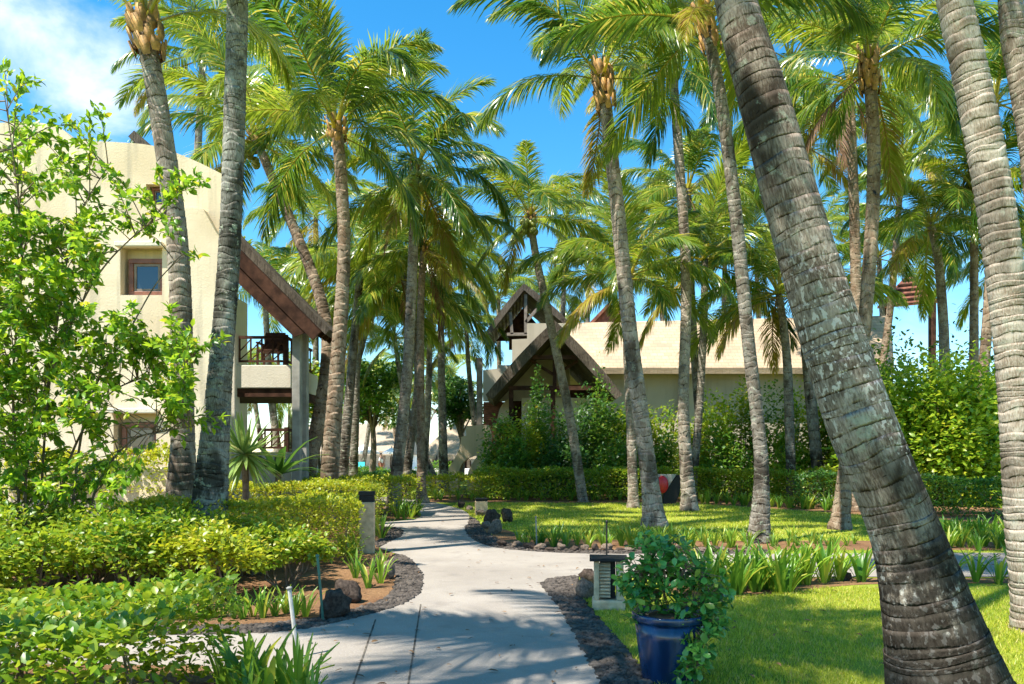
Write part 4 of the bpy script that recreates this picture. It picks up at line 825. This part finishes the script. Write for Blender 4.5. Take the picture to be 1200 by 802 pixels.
# broadleaf trees behind the hedge palms
def broad_tree(label, px, py0, py1, Y, rpx, n, leaf, mat, seed):
    q = np.random.default_rng(seed); z0, z1 = gz(py1, Y), gz(py0, Y); r_ = rpx * Y / FP; x = gx(px, Y); root = thing('broadleaf_tree', label, 'tree', (x, Y, 0))
    b = MB(); b.tube([(0, 0, -.05), (.1, 0, z0 * .6), (0, .1, z0 * 1.05)], [.22, .16, .13], 8); cl = []
    for k in range(18):
        a = q.uniform(0, 6.3); e = np.array([math.cos(a) * r_ * q.uniform(.3, .85), math.sin(a) * r_ * q.uniform(.2, .7), z0 + (z1 - z0) * q.uniform(.1, .9)]); cl.append(e); b.tube([(0, .05, z0 * q.uniform(.7, 1.)), e * [.5, .5, 1] + [0, 0, -.2], e], [.07, .045, .015], 5, False)
    b.build('trunk', M['twig'], root); cl = np.array(cl); idx = q.integers(0, len(cl), n); loc = norm(q.normal(0, 1, (n, 3))) * (q.random((n, 1)) ** .5); pos = cl[idx] + loc * np.array([r_ * .36, r_ * .36, (z1 - z0) * .22])
    link('crown', leaf_mesh(pos, loc + [0, 0, .3], leaf, SMALL, 'crown'), M[mat], root)
broad_tree('rounded broadleaf tree filling the gap right of the reddish brown palm', 436, 428, 492, 44, 48, 5200, .26, 'leaf_mid', 5)
broad_tree('broadleaf tree behind the villa columns', 378, 430, 500, 40, 36, 3600, .24, 'leaf_bright', 6)
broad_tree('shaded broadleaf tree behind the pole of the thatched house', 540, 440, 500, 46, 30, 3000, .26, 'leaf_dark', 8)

# ------------------------------------------------------------------ leafy tree in the left foreground
def front_tree():
    q = np.random.default_rng(21); Y = 9.7; bx = gx(40, Y); root = thing('leafy_tree', 'airy bright green leafy tree at the left edge in front of the cream villa', 'tree', (bx, Y, 0)); b0 = np.array([bx, Y, 0.])
    b = MB(); stems = []
    for pts in ([(50, 700), (48, 600), (55, 480), (70, 360), (90, 260), (130, 190)], [(20, 700), (22, 590), (15, 450), (25, 320), (20, 220), (5, 110)], [(80, 700), (85, 590), (105, 470), (150, 390), (185, 330), (215, 300)], [(-10, 700), (-20, 560), (-40, 400), (-30, 260)], [(60, 700), (75, 560), (120, 470), (175, 440), (228, 425)], [(40, 700), (30, 560), (60, 440), (110, 330), (165, 270), (205, 250)], [(90, 700), (110, 580), (150, 520), (195, 505), (228, 500)]):
        y0 = Y + q.uniform(-.3, .3); y1 = Y + q.uniform(-.8, .7); P = np.array(catmull([at(a, c, y0 + (y1 - y0) * i / len(pts)) for i, (a, c) in enumerate(pts)], 8)); P[0, 2] = -.03
        b.tube(P - b0, list(np.linspace(.02, .005, len(P))), 6, False); stems.append(P)
    A = np.concatenate([s_[len(s_)//6:] for s_ in stems]); pos, dr = [], []
    # twig ends all through the crown; denser low and to the left
    tips = []
    for k in range(800):
        px, py = q.uniform(-70, 235), q.uniform(130, 600)
        lim = np.interp(py, [80, 180, 215, 330, 400, 470, 520, 600], [40, 100, 190, 200, 235, 225, 190, 120])
        if px > lim: continue
        if py < 250 and q.random() > .3 + .2 * (px < 30): continue
        if (122 < px < 215 and 270 < py < 355) or (118 < px < 195 and 462 < py < 545): continue
        if px > 150 and 350 < py < 400 and q.random() > .5: continue
        tips.append((px, py, Y + q.uniform(-1.1, .9)))
    for e in [(40, 95), (25, 88), (5, 80), (105, 135), (115, 125), (95, 145), (75, 140), (55, 130), (230, 205), (240, 212), (222, 215), (205, 205), (185, 200), (236, 408), (228, 420), (215, 398), (262, 398), (245, 500), (262, 490), (212, 512), (195, 495), (180, 270), (195, 262), (230, 300), (212, 292)]: tips.append((*e, Y + q.uniform(-.5, .5)))
    for px, py, yy in tips:
        e = at(px, py, yy); d = np.linalg.norm(A - (e - [0, 0, .15]), axis=1); j = np.argsort(d)[q.integers(0, 12)]; s = A[j]
        P = np.array(catmull([s, s * .5 + e * .5 + [0, 0, .10], e], 5)); b.tube(P - b0, list(np.linspace(.009, .002, len(P))), 4, False); L = np.linalg.norm(e - s); n = int(np.clip(L * 46, 24, 64)); tt = q.uniform(.3, 1.02, n)
        pp = np.stack([np.interp(tt, np.linspace(0, 1, len(P)), P[:, k]) for k in range(3)], 1) + q.normal(0, .025, (n, 3)); dd = norm(e - s)[None] * .8 + norm(q.normal(0, 1, (n, 3))) * .9 + [0, 0, -.25]
        pos.append(pp); dr.append(dd)
    pos = np.concatenate(pos); dr = norm(np.concatenate(dr)); wx, wz = pos[:, 0] / pos[:, 1], (pos[:, 2] - CH) / pos[:, 1]; keep = q.random(len(pos)) < .12
    for a, c, e, f in ((134, 214, 278, 352), (128, 192, 472, 540)): keep |= False; m_ = (wx > (a - 600) / FP) & (wx < (c - 600) / FP) & (wz < (HY - e) / FP) & (wz > (HY - f) / FP); pos, dr, wx, wz, keep = (v[~m_ | keep] for v in (pos, dr, wx, wz, keep))
    n = len(pos); V, f3, f4 = leaves(pos - b0, dr, rand_up(n, .5), q.uniform(.075, .14, n), LEAF, wid=.85)
    b.build('trunk', M['twig'], root); link('foliage', np_mesh('foliage', V, [f3, f4]), M['leaf_tree'], root)
front_tree()

# ------------------------------------------------------------------ strap-leaf lilies
def lily_mesh(seed, n=13, h=.5, w=.045):
    q = np.random.default_rng(seed); V, Fs, k = [], [], 0
    for i in range(n):
        a = q.uniform(0, 6.3); bend = q.uniform(.15, .75); l = h * q.uniform(.6, 1.15); d = np.array([math.cos(a), math.sin(a), 0]); s = np.array([-d[1], d[0], 0]); p = d * q.uniform(.01, .05); el = R(q.uniform(62, 88))
        for j in range(6):
            t = j / 5; ww = w * (.6, .9, 1, .95, .75, .12)[j] / 2; V += [p - s * ww + d * 0, p + np.array([0, 0, -.012]), p + s * ww]; dirv = d * math.cos(el) + np.array([0, 0, math.sin(el)]); p = p + dirv * l / 5; el -= bend * (.25 + t) * .55
        for j in range(5):
            o = k + j * 3; Fs += [(o, o+1, o+4, o+3), (o+1, o+2, o+5, o+4)]
        k += 18
    return np_mesh('lily', np.array(V), [np.array(Fs)])
LM = [lily_mesh(i) for i in range(6)]
for m_ in LM: m_.materials.append(M['strap'])
def lily(x, y, s, label, group, z=0.):
    o = bpy.data.objects.new('strap_leaf_lily', random.choice(LM)); C.objects.link(o); o.location = (x, y, z); o.scale = (s * random.uniform(.85, 1.15),) * 2 + (s * random.uniform(.85, 1.2),); o.rotation_euler = (0, 0, random.uniform(0, 6.3)); tag(o, label, 'lily', group)
def row(a, b, n, s, label, group, jit=.12):
    for i in range(n):
        t = (i + random.uniform(.2, .8)) / n; p = (a[0] + (b[0] - a[0]) * t, a[1] + (b[1] - a[1]) * t); x, y = gd(*p); lily(x + random.gauss(0, jit), y + random.gauss(0, jit), s, label, group)
lb = 'strap-leaf lily in the border behind the edging rocks along the lawn'
row((598, 640), (880, 643), 26, .72, lb, lb); row((605, 632), (960, 637), 24, .62, lb, lb)
row((900, 640), (1010, 640), 10, .45, lb, lb)
lb = 'strap-leaf lily in the dense clump row between blue pot and leaning palm'
row((812, 694), (1010, 682), 17, 1.05, lb, lb, .1); row((830, 700), (935, 694), 9, 1.0, lb, lb, .08)
lb = 'strap-leaf lily by the path right of the leaning palm'
row((1085, 682), (1215, 681), 6, .85, lb, lb, .08)
lb = 'strap-leaf lily in the sunny patch far right beyond the path'
row((1070, 642), (1210, 642), 18, .75, lb, lb, .2); row((1080, 632), (1210, 630), 18, .8, lb, lb, .25)
lb = 'small strap-leaf lily at the foot of the dark back hedge'
row((500, 586.5), (760, 587), 26, .8, lb, lb, .12); row((820, 590), (980, 599), 24, .9, lb, lb, .15)
lb = 'strap-leaf lily in the left foreground below the corner hedge'
for px, py, s in ((262, 806, .8), (282, 812, .85), (300, 806, .95), (316, 818, .9), (332, 812, .9), (350, 818, .8), (366, 824, .65), (290, 826, .8)):
    x, y = gd(px, py + 12); lily(x, y, s, lb, lb)
lb = 'young strap-leaf lily in a line on the bare soil of the left bed'
for px in (190, 205, 222, 238, 250, 262, 274, 285, 297, 308, 322, 335, 346, 358): lily(*gd(px, 724 + random.uniform(-6, 4)), .58, lb, lb)
lb = 'strap-leaf lily around the stone bollard on the left'
for px, py, s in ((417, 678, .75), (432, 690, .85), (446, 684, .7), (412, 655, .9), (420, 645, .9), (448, 668, .6), (402, 650, .9)): lily(*gd(px, py), s, lb, lb)
lb = 'strap-leaf lily at the second bend of the path on the left'
for px, py in ((466, 608), (474, 609), (482, 607), (488, 604), (470, 603), (478, 602), (447, 632), (440, 628)): lily(*gd(px, py), 1.0, lb, lb)
# yucca and cycad by the villa
def spiky(label, name, px, py, Y, n, l, w, mat, up, seed, droop=.3, cat='yucca'):
    q = np.random.default_rng(seed); c = at(px, py, Y); root = thing(name, label, cat, (c[0], Y, 0)); V, Fs, k = [], [], 0
    for i in range(n):
        a = i * 2.4 + q.normal(0, .2); el = R(q.uniform(*up)); d0 = np.array([math.cos(a), math.sin(a), 0]); s = np.array([-d0[1], d0[0], 0]); p = np.array([0, 0, c[2]]) + d0 * .05; L = l * q.uniform(.75, 1.1)
        for j in range(5):
            t = j / 4; ww = w * (.7, 1, .9, .6, .05)[j] / 2; V += [p - s * ww, p + [0, 0, -.01], p + s * ww]; p = p + (d0 * math.cos(el) + np.array([0, 0, math.sin(el)])) * L / 4; el -= droop * (.3 + t)
        for j in range(4):
            o = k + j * 3; Fs += [(o, o+1, o+4, o+3), (o+1, o+2, o+5, o+4)]
        k += 15
    link('leaf_rosette', np_mesh('leaf_rosette', np.array(V), [np.array(Fs)]), M[mat], root)
    MB().tube([(0, 0, -.02), (.02, 0, c[2] * .5), (0, 0, c[2] + .05)], [.07, .06, .07], 8).build('stem', M['twig'], root)
spiky('spiky pale yucca rosette right of the dark mottled villa palm', 'yucca', 287, 532, 14, 120, .78, .075, 'yucca', (-70, 85), 3, .05)
spiky('dark feathery cycad under the villa terrace railing', 'cycad', 326, 556, 16.5, 26, 1.1, .16, 'leaf_dark', (10, 60), 4, .35, 'cycad')

# ------------------------------------------------------------------ rocks
def rock_mesh(seed, sub=3):
    q = np.random.default_rng(seed); bm = bmesh.new(); bmesh.ops.create_icosphere(bm, subdivisions=sub, radius=1); V = np.array([v.co[:] for v in bm.verts]); Fc = np.array([[v.index for v in f.verts] for f in bm.faces]); bm.free()
    dd = np.ones(len(V))
    for k in range(16): c = norm(q.normal(0, 1, 3)); h = q.uniform(.5, .85); dp = V @ c; dd = np.where(dp * dd > h, h / np.maximum(dp, .05), dd)
    dd += sum(.045 * np.sin(V @ q.normal(0, f, 3) + q.uniform(0, 6)) for f in (3, 6, 9, 14)); return np_mesh('rock', V * dd[:, None], [Fc], smooth=False)
RK = [rock_mesh(i) for i in range(7)]
def rock(px, py, wpx, hpx, mat, label, group=None, seed=0, sh=1):
    x, y = gd(px, py); s = wpx * y / FP / 2; me = RK[seed % 7].copy(); me.materials.append(M[mat]); o = link('rock', me); o.location = (x, y + s * .5, hpx * y / FP * .36); o.scale = (s, s * .85, hpx * y / FP * .62); o.rotation_euler = (0, 0, seed * 1.3); return tag(o, label, 'rock', group)
rock(386, 728, 50, 42, 'rock', 'large dark lava rock behind the green stake in the left bed', seed=1)
rock(403, 708, 42, 34, 'rock', 'dark lava rock just behind the large one by the green stake', seed=2)
rock(452, 680, 24, 26, 'rock_tan', 'brown rock beside the gravel curve below the bollard', seed=3)
rock(438, 672, 20, 26, 'rock', 'dark rock at the foot of the bollard behind the brown rock', seed=4)
rock(447, 632, 18, 16, 'rock', 'dark rock behind the bollard at the second path bend', seed=5)
rock(686, 702, 34, 28, 'rock_tan', 'brown boulder leaning on the left of the louvred lantern', seed=6)
rock(690, 690, 30, 30, 'rock', 'dark boulder behind the brown one left of the louvred lantern', seed=0)
rock(574, 616, 28, 22, 'rock', 'black lava rock at the corner where the path forks', seed=1)
rock(593, 612, 18, 20, 'rock', 'smaller black lava rock right of the fork corner rock', seed=2)
rock(580, 626, 20, 20, 'rock_tan', 'pale tan rock in front of the two black rocks at the fork', seed=3)
rock(568, 620, 14, 12, 'rock_tan', 'small tan rock left of the pale rock at the fork', seed=4)
rock(540, 596, 13, 10, 'rock', 'small black rock by the far end of the path', seed=5)
rock(550, 599, 12, 8, 'rock_tan', 'tan rock left of the small far bollard', seed=6)
rock(563, 605, 15, 10, 'rock_tan', 'pinkish rock in front of the small far bollard', seed=0)
lb = 'brown edging rock in the row along the far side of the path fork'
for i in range(22):
    px = 590 + i * 13.6 + random.uniform(-3, 3); rock(px, np.interp(px, [590, 640, 900], [641, 646, 648]), random.uniform(11, 24), random.uniform(5, 12), 'rock_tan' if i % 2 else 'rock', lb, lb, i)
rock(994, 681, 16, 11, 'rock', 'dark rock at the end of the lily row beside the leaning palm', seed=3)

# ------------------------------------------------------------------ bollards, lantern, stakes
def bollard(label, px, py, wpx, hpx):
    x, y = gd(px, py); w = wpx * y / FP / 2; h = hpx * y / FP; t = thing('stone_bollard', label, 'bollard', (x, y, 0), rz=.12)
    MB().box(-w, w, -w, w, -.05, h * .83).build('post', M['stone'], t, .012)
    MB().box(-w * .93, w * .93, -w * .93, w * .93, h * .832, h * .93).build('lamp_head', M['black'], t)
    for s_ in (-1, 1):
        MB().box(-w * .96, w * .96, s_ * w * .94, s_ * w * .99, h * .87, h * .885).build('louvre', M['black'], t)
    MB().box(-w * 1.04, w * 1.04, -w * 1.04, w * 1.04, h * .932, h).build('cap', M['black'], t, .01)
bollard('tall square stone bollard with black lamp cap beside the yellow hedge', 430, 648, 18, 72)
bollard('small far stone bollard with dark cap at the lawn corner by the path', 564, 604, 14, 20)
x, y = gd(713, 712); ln = thing('garden_lantern', 'squat stone lantern with louvred black side and flat black lid by the gravel', 'lantern', (x, y, 0), rz=-.10)
k = y / FP
MB().box(-19 * k, 19 * k, -17 * k, 17 * k, -.03, 11 * k).build('base', M['stone'], ln, .02)
for sx in (-1, 1):
    for sy in (-1, 1): MB().box(*sorted((sx * 17 * k, sx * (9 if sx > 0 else 11) * k)), *sorted((sy * 15 * k, sy * 8 * k)), 11 * k + .002, 56 * k).build('post', M['stone'], ln, .006)
MB().box(-10 * k, 8 * k, -5 * k, 14 * k, 11 * k + .003, 55 * k).build('lamp_core', M['black'], ln)
lv = MB()
for i in range(10): lv.prism([(-11 * k, -13 * k, (14 + i * 4) * k), (2 * k, -13 * k, (14 + i * 4) * k), (2 * k, -8 * k, (16.5 + i * 4) * k), (-11 * k, -8 * k, (16.5 + i * 4) * k)], (0, 0, .008))
lv.build('louvre', M['stone'], ln)
MB().box(-22 * k, 22 * k, -20 * k, 20 * k, 56 * k + .002, 59.5 * k).build('lid', M['black'], ln, .004)
def stake(label, name, pb, pt, w, mat, tip=None):
    x, y = gd(*pb); t = at(pt[0], pt[1], y); root = thing(name, label, 'stake', (x, y, 0)); tp = Vector(t) - Vector((x, y, 0))
    MB().tube([(0, 0, -.03), tp * .5, tp], w, 8).build('pole', M[mat], root)
    MB().tube([tp * .985, tp, tp * 1.015, tp * 1.03], [w * 1.05, w * 1.5, w * 1.5, w * .7], 8).build('nozzle', M[tip or 'black'], root)
stake('leaning pale pipe with grey sprinkler tip beside the corner hedge', 'sprinkler_stake', (349, 772), (339, 690), .016, 'pipe_white', 'column')
stake('green sprinkler stake before the large dark lava rock', 'sprinkler_stake', (379, 729), (372, 652), .013, 'pipe_green', 'pipe_green')
stake('dark sprinkler riser standing behind the louvred lantern', 'sprinkler_stake', (711, 690), (711, 612), .010, 'black')
stake('grey sprinkler riser among the border lilies near the fork', 'sprinkler_stake', (629, 641), (628, 606), .012, 'column', 'column')
stake('short green stake by the hedge at the second path bend', 'sprinkler_stake', (466, 604), (464, 582), .016, 'pipe_green', 'pipe_green')

# ------------------------------------------------------------------ blue pot and its plant
x, y = gd(784, 797); pr = 42.5 * y / FP; ph_ = 80 * y / FP
pot = thing('blue_pot', 'glossy dark blue glazed planter pot standing on the lawn edge', 'pot', (x, y, 0)); n_ = 48
def lathe(prof, n=48):
    b = MB(); V = []; Fs = []
    for (r_, z) in prof: V += [(r_ * math.cos(2*math.pi*i/n), r_ * math.sin(2*math.pi*i/n), z) for i in range(n)]
    for j in range(len(prof) - 1): Fs += [(j*n+i, j*n+(i+1) % n, (j+1)*n+(i+1) % n, (j+1)*n+i) for i in range(n)]
    b.add(V, Fs + [tuple(range(n)), tuple(range((len(prof)-1)*n, len(prof)*n))]); return b
lathe([(pr*.72, 0), (pr*.74, .012), (pr*.81, ph_*.3), (pr*.89, ph_*.65), (pr*.945, ph_*.89)]).build('body', M['pot'], pot, smooth=True)
lathe([(pr*.93, ph_*.892), (pr*.99, ph_*.892), (pr*1.015, ph_*.91), (pr*1.02, ph_*.98), (pr*1.0, ph_), (pr*.95, ph_), (pr*.9, ph_*.95)]).build('rim', M['pot'], pot, smooth=True)
lathe([(pr*.9, ph_*.90), (pr*.5, ph_*.96), (pr*.1, ph_*.97)], 24).build('soil', M['soil'], pot)
pp = thing('potted_shrub', 'dense glossy round-leaved shrub spilling over the dark blue pot', 'shrub', (x, y, ph_ * .95)); kk = y / FP
q = np.random.default_rng(77); cl = []
for (px, py, rp) in [(760, 690, 24), (750, 665, 22), (775, 655, 26), (800, 660, 28), (825, 690, 24), (810, 700, 26), (780, 690, 30), (832, 718, 18), (745, 695, 18), (765, 640, 16), (790, 640, 14), (815, 735, 16), (800, 722, 20), (818, 672, 20), (842, 700, 12), (742, 680, 14), (796, 768, 13), (808, 760, 12), (785, 655, 22)]:
    cl.append(((px - 784) * kk, q.uniform(-.16, .12), (716 - py) * kk, rp * kk))
pos, dr, sz = [], [], []; tb = MB()
for cxx, cyy, czz, rr_ in cl:
    if czz < -.1: cyy = -pr * .95
    for j in range(int(9 + rr_ * 120)):
        o_ = norm(q.normal(0, 1, 3)) * rr_ * q.uniform(.45, 1.1) * (1.45 if q.random() < .15 else 1); tipp = np.array([cxx, cyy, czz]) + o_; axis = norm(o_ + [0, -.02, .06]); sd_ = q.uniform(0, 6.3); tb.tube([np.array([cxx * .5, cyy * .5, max(0, czz * .5)]), np.array([cxx, cyy, czz]), tipp], [.006, .004, .002], 4, False)
        for i in range(q.integers(4, 7)):
            a = sd_ + i * 1.3; e1 = norm(np.cross(axis, [.3, .2, .9])); e2 = np.cross(axis, e1); pos.append(tipp); dr.append(axis * q.uniform(.1, .55) + e1 * math.cos(a) + e2 * math.sin(a)); sz.append(q.uniform(.034, .085))
n = len(pos); V, f3, f4 = leaves(np.array(pos), np.array(dr), norm(np.array(dr) * .1 + rand_up(n, .35)), np.array(sz), OVAL)
link('foliage', np_mesh('foliage', V, [f3, f4]), M['leaf_pot'], pp); tb.build('twigs', M['twig'], pp)

# red disc on a grey and black wedge at the back of the lawn
dY = 24.6; w0 = at(784, 592, dY); ws = thing('wedge_board', 'black slanted wedge with pale grey panel and red disc between two lawn palms', 'sculpture', (w0[0], dY, 0)); wb = Vector((w0[0], dY, 0))
off(MB().prism([at(776, 592, dY), at(791, 592, dY), at(797, 578, dY), at(798, 557, dY), at(793, 557, dY), at(779, 577, dY)], (0, .35, 0)).build('wedge', M['black'], ws, .02), wb)
off(MB().prism([at(768, 556, dY - .1), at(793, 556, dY - .1), at(780, 576, dY - .1), at(770, 578, dY - .1)], (0, .08, 0)).build('panel', M['column'], ws, .01), wb)
dp = at(776, 568, dY - .14); dm = bmesh.new(); bmesh.ops.create_uvsphere(dm, u_segments=24, v_segments=12, radius=1); me = bpy.data.meshes.new('disc'); dm.to_mesh(me); dm.free(); me.polygons.foreach_set('use_smooth', np.ones(len(me.polygons), bool))
o = link('disc', me, M['red_paint'], ws); o.location = Vector(dp) - wb; o.scale = (.20, .1, .28)

# ------------------------------------------------------------------ parasols, deck chair and people on the far terrace
def parasol(label, px, Y, wpx):
    c = at(px, 530, Y); r_ = wpx * Y / FP / 2; t = thing('parasol', label, 'parasol', (c[0], Y, 0)); z = c[2]; zt = z + r_ * .5
    MB().tube([(0, 0, 0), (0, 0, zt + .1)], .04, 8).build('pole', M['wood_grey'], t); MB().box(-.3, .3, -.3, .3, 0, .08).build('base', M['column'], t)
    n = 8; V = [(0, 0, zt)] + [(r_ * math.cos(2*math.pi*i/n + .39), r_ * math.sin(2*math.pi*i/n + .39), z) for i in range(n)] + [(r_ * math.cos(2*math.pi*i/n + .39), r_ * math.sin(2*math.pi*i/n + .39), z - .16) for i in range(n)]
    b = MB(); b.add(V, [(0, 1+i, 1+(i+1) % n) for i in range(n)] + [(1+i, 1+(i+1) % n, 9+(i+1) % n, 9+i) for i in range(n)]); b.build('canopy', M['white'], t)
parasol('white parasol in full view between dark trunk and pale trunk', 427, 60, 36)
parasol('white parasol partly hidden behind the almost black trunk', 404, 59, 24)
parasol('white parasol peeping left of the pale trunked hedge palm', 459, 61, 22)
c = at(429, 556, 60); dk = thing('deck_chair', 'turquoise deck chair under the white parasol', 'chair', (c[0], 57.5, 0))
MB().prism([(-.28, -.3, .38), (.28, -.3, .38), (.28, .25, .34), (-.28, .25, .34)], (0, 0, .06)).build('seat', M['cushion'], dk)
MB().prism([(-.28, .25, .40), (.28, .25, .40), (.28, .55, 1.05), (-.28, .55, 1.05)], (0, .06, 0)).build('backrest', M['cushion'], dk)
for sx in (-.25, .25):
    for sy in (-.26, .22): MB().box(sx - .02, sx + .02, sy - .02, sy + .02, 0, .338).build('leg', M['white'], dk)
def skin_part(name, pts, edges, rad, mat, parent, sub=1):
    me = bpy.data.meshes.new(name); me.from_pydata(pts, edges, []); me.update(); o = link(name, me, mat, parent); o.modifiers.new('skin', 'SKIN'); sk = me.skin_vertices[0].data
    for i, r_ in enumerate(rad): sk[i].radius = (r_, r_) if not isinstance(r_, tuple) else r_; sk[i].use_root = (i == 0)
    s = o.modifiers.new('sub', 'SUBSURF'); s.levels = sub; s.render_levels = sub; return o
def person(label, px, Y, h, facing, shirt, legs, stride=.12):
    c = at(px, 540, Y); t = thing('person', label, 'person', (c[0], Y, 0), rz=facing); k = h / 1.7
    J = [(0,0,.92),(0,0,1.12),(0,0,1.38),(0,.01,1.48),(0,-.02,1.58),(0,-.01,1.68),(-.09,0,.88),(-.1,-stride,.5),(-.1,stride*.6,.08),(-.1,stride*.6-.14,.03),(.09,0,.88),(.1,stride*.8,.5),(.1,-stride,.08),(.1,-stride-.14,.03),(-.19,0,1.36),(-.25,.03,1.1),(-.24,-.08,.88),(-.23,-.12,.78),(.19,0,1.36),(.25,.0,1.1),(.26,-.14,.92),(.25,-.2,.84)]
    E = [(0,1),(1,2),(2,3),(3,4),(4,5),(0,6),(6,7),(7,8),(8,9),(0,10),(10,11),(11,12),(12,13),(2,14),(14,15),(15,16),(16,17),(2,18),(18,19),(19,20),(20,21)]
    Rr = [.13,.12,.14,.055,.085,.07,.09,.065,.042,.035,.09,.065,.042,.035,.06,.045,.033,.03,.06,.045,.033,.03]; J = [(a*k, b*k, c_*k) for a, b, c_ in J]; Rr = [r_*k for r_ in Rr]
    skin_part('body', J, E, Rr, M['skin'], t)
    def sub(name, ids, grow, mat):
        mp_ = {j: i for i, j in enumerate(ids)}; skin_part(name, [J[j] for j in ids], [(mp_[a], mp_[b]) for a, b in E if a in mp_ and b in mp_], [Rr[j] * grow for j in ids], M[mat], t)
    sub('shirt', [1, 0, 2, 14, 15, 18, 19], 1.16, shirt); sub('shorts', [0, 6, 7, 10, 11], 1.2, legs)
    me = bpy.data.meshes.new('hair'); bm = bmesh.new(); bmesh.ops.create_uvsphere(bm, u_segments=12, v_segments=8, radius=.1 * k); bm.to_mesh(me); bm.free(); o = link('hair', me, M['hair'], t); o.location = (0, .025 * k, 1.66 * k); o.scale = (.9, 1, .85)
person('person in white shirt and rust shorts walking beyond the hedge', 446.5, 57, 1.7, 1.3, 'shirt', 'shorts')
person('person in pale top standing behind the almost black trunk', 409, 56, 1.65, -.8, 'shirt', 'blue_cloth')
person('person in white seen between trunks near the low white wall', 502, 55, 1.65, 2.2, 'shirt', 'shirt', .05)
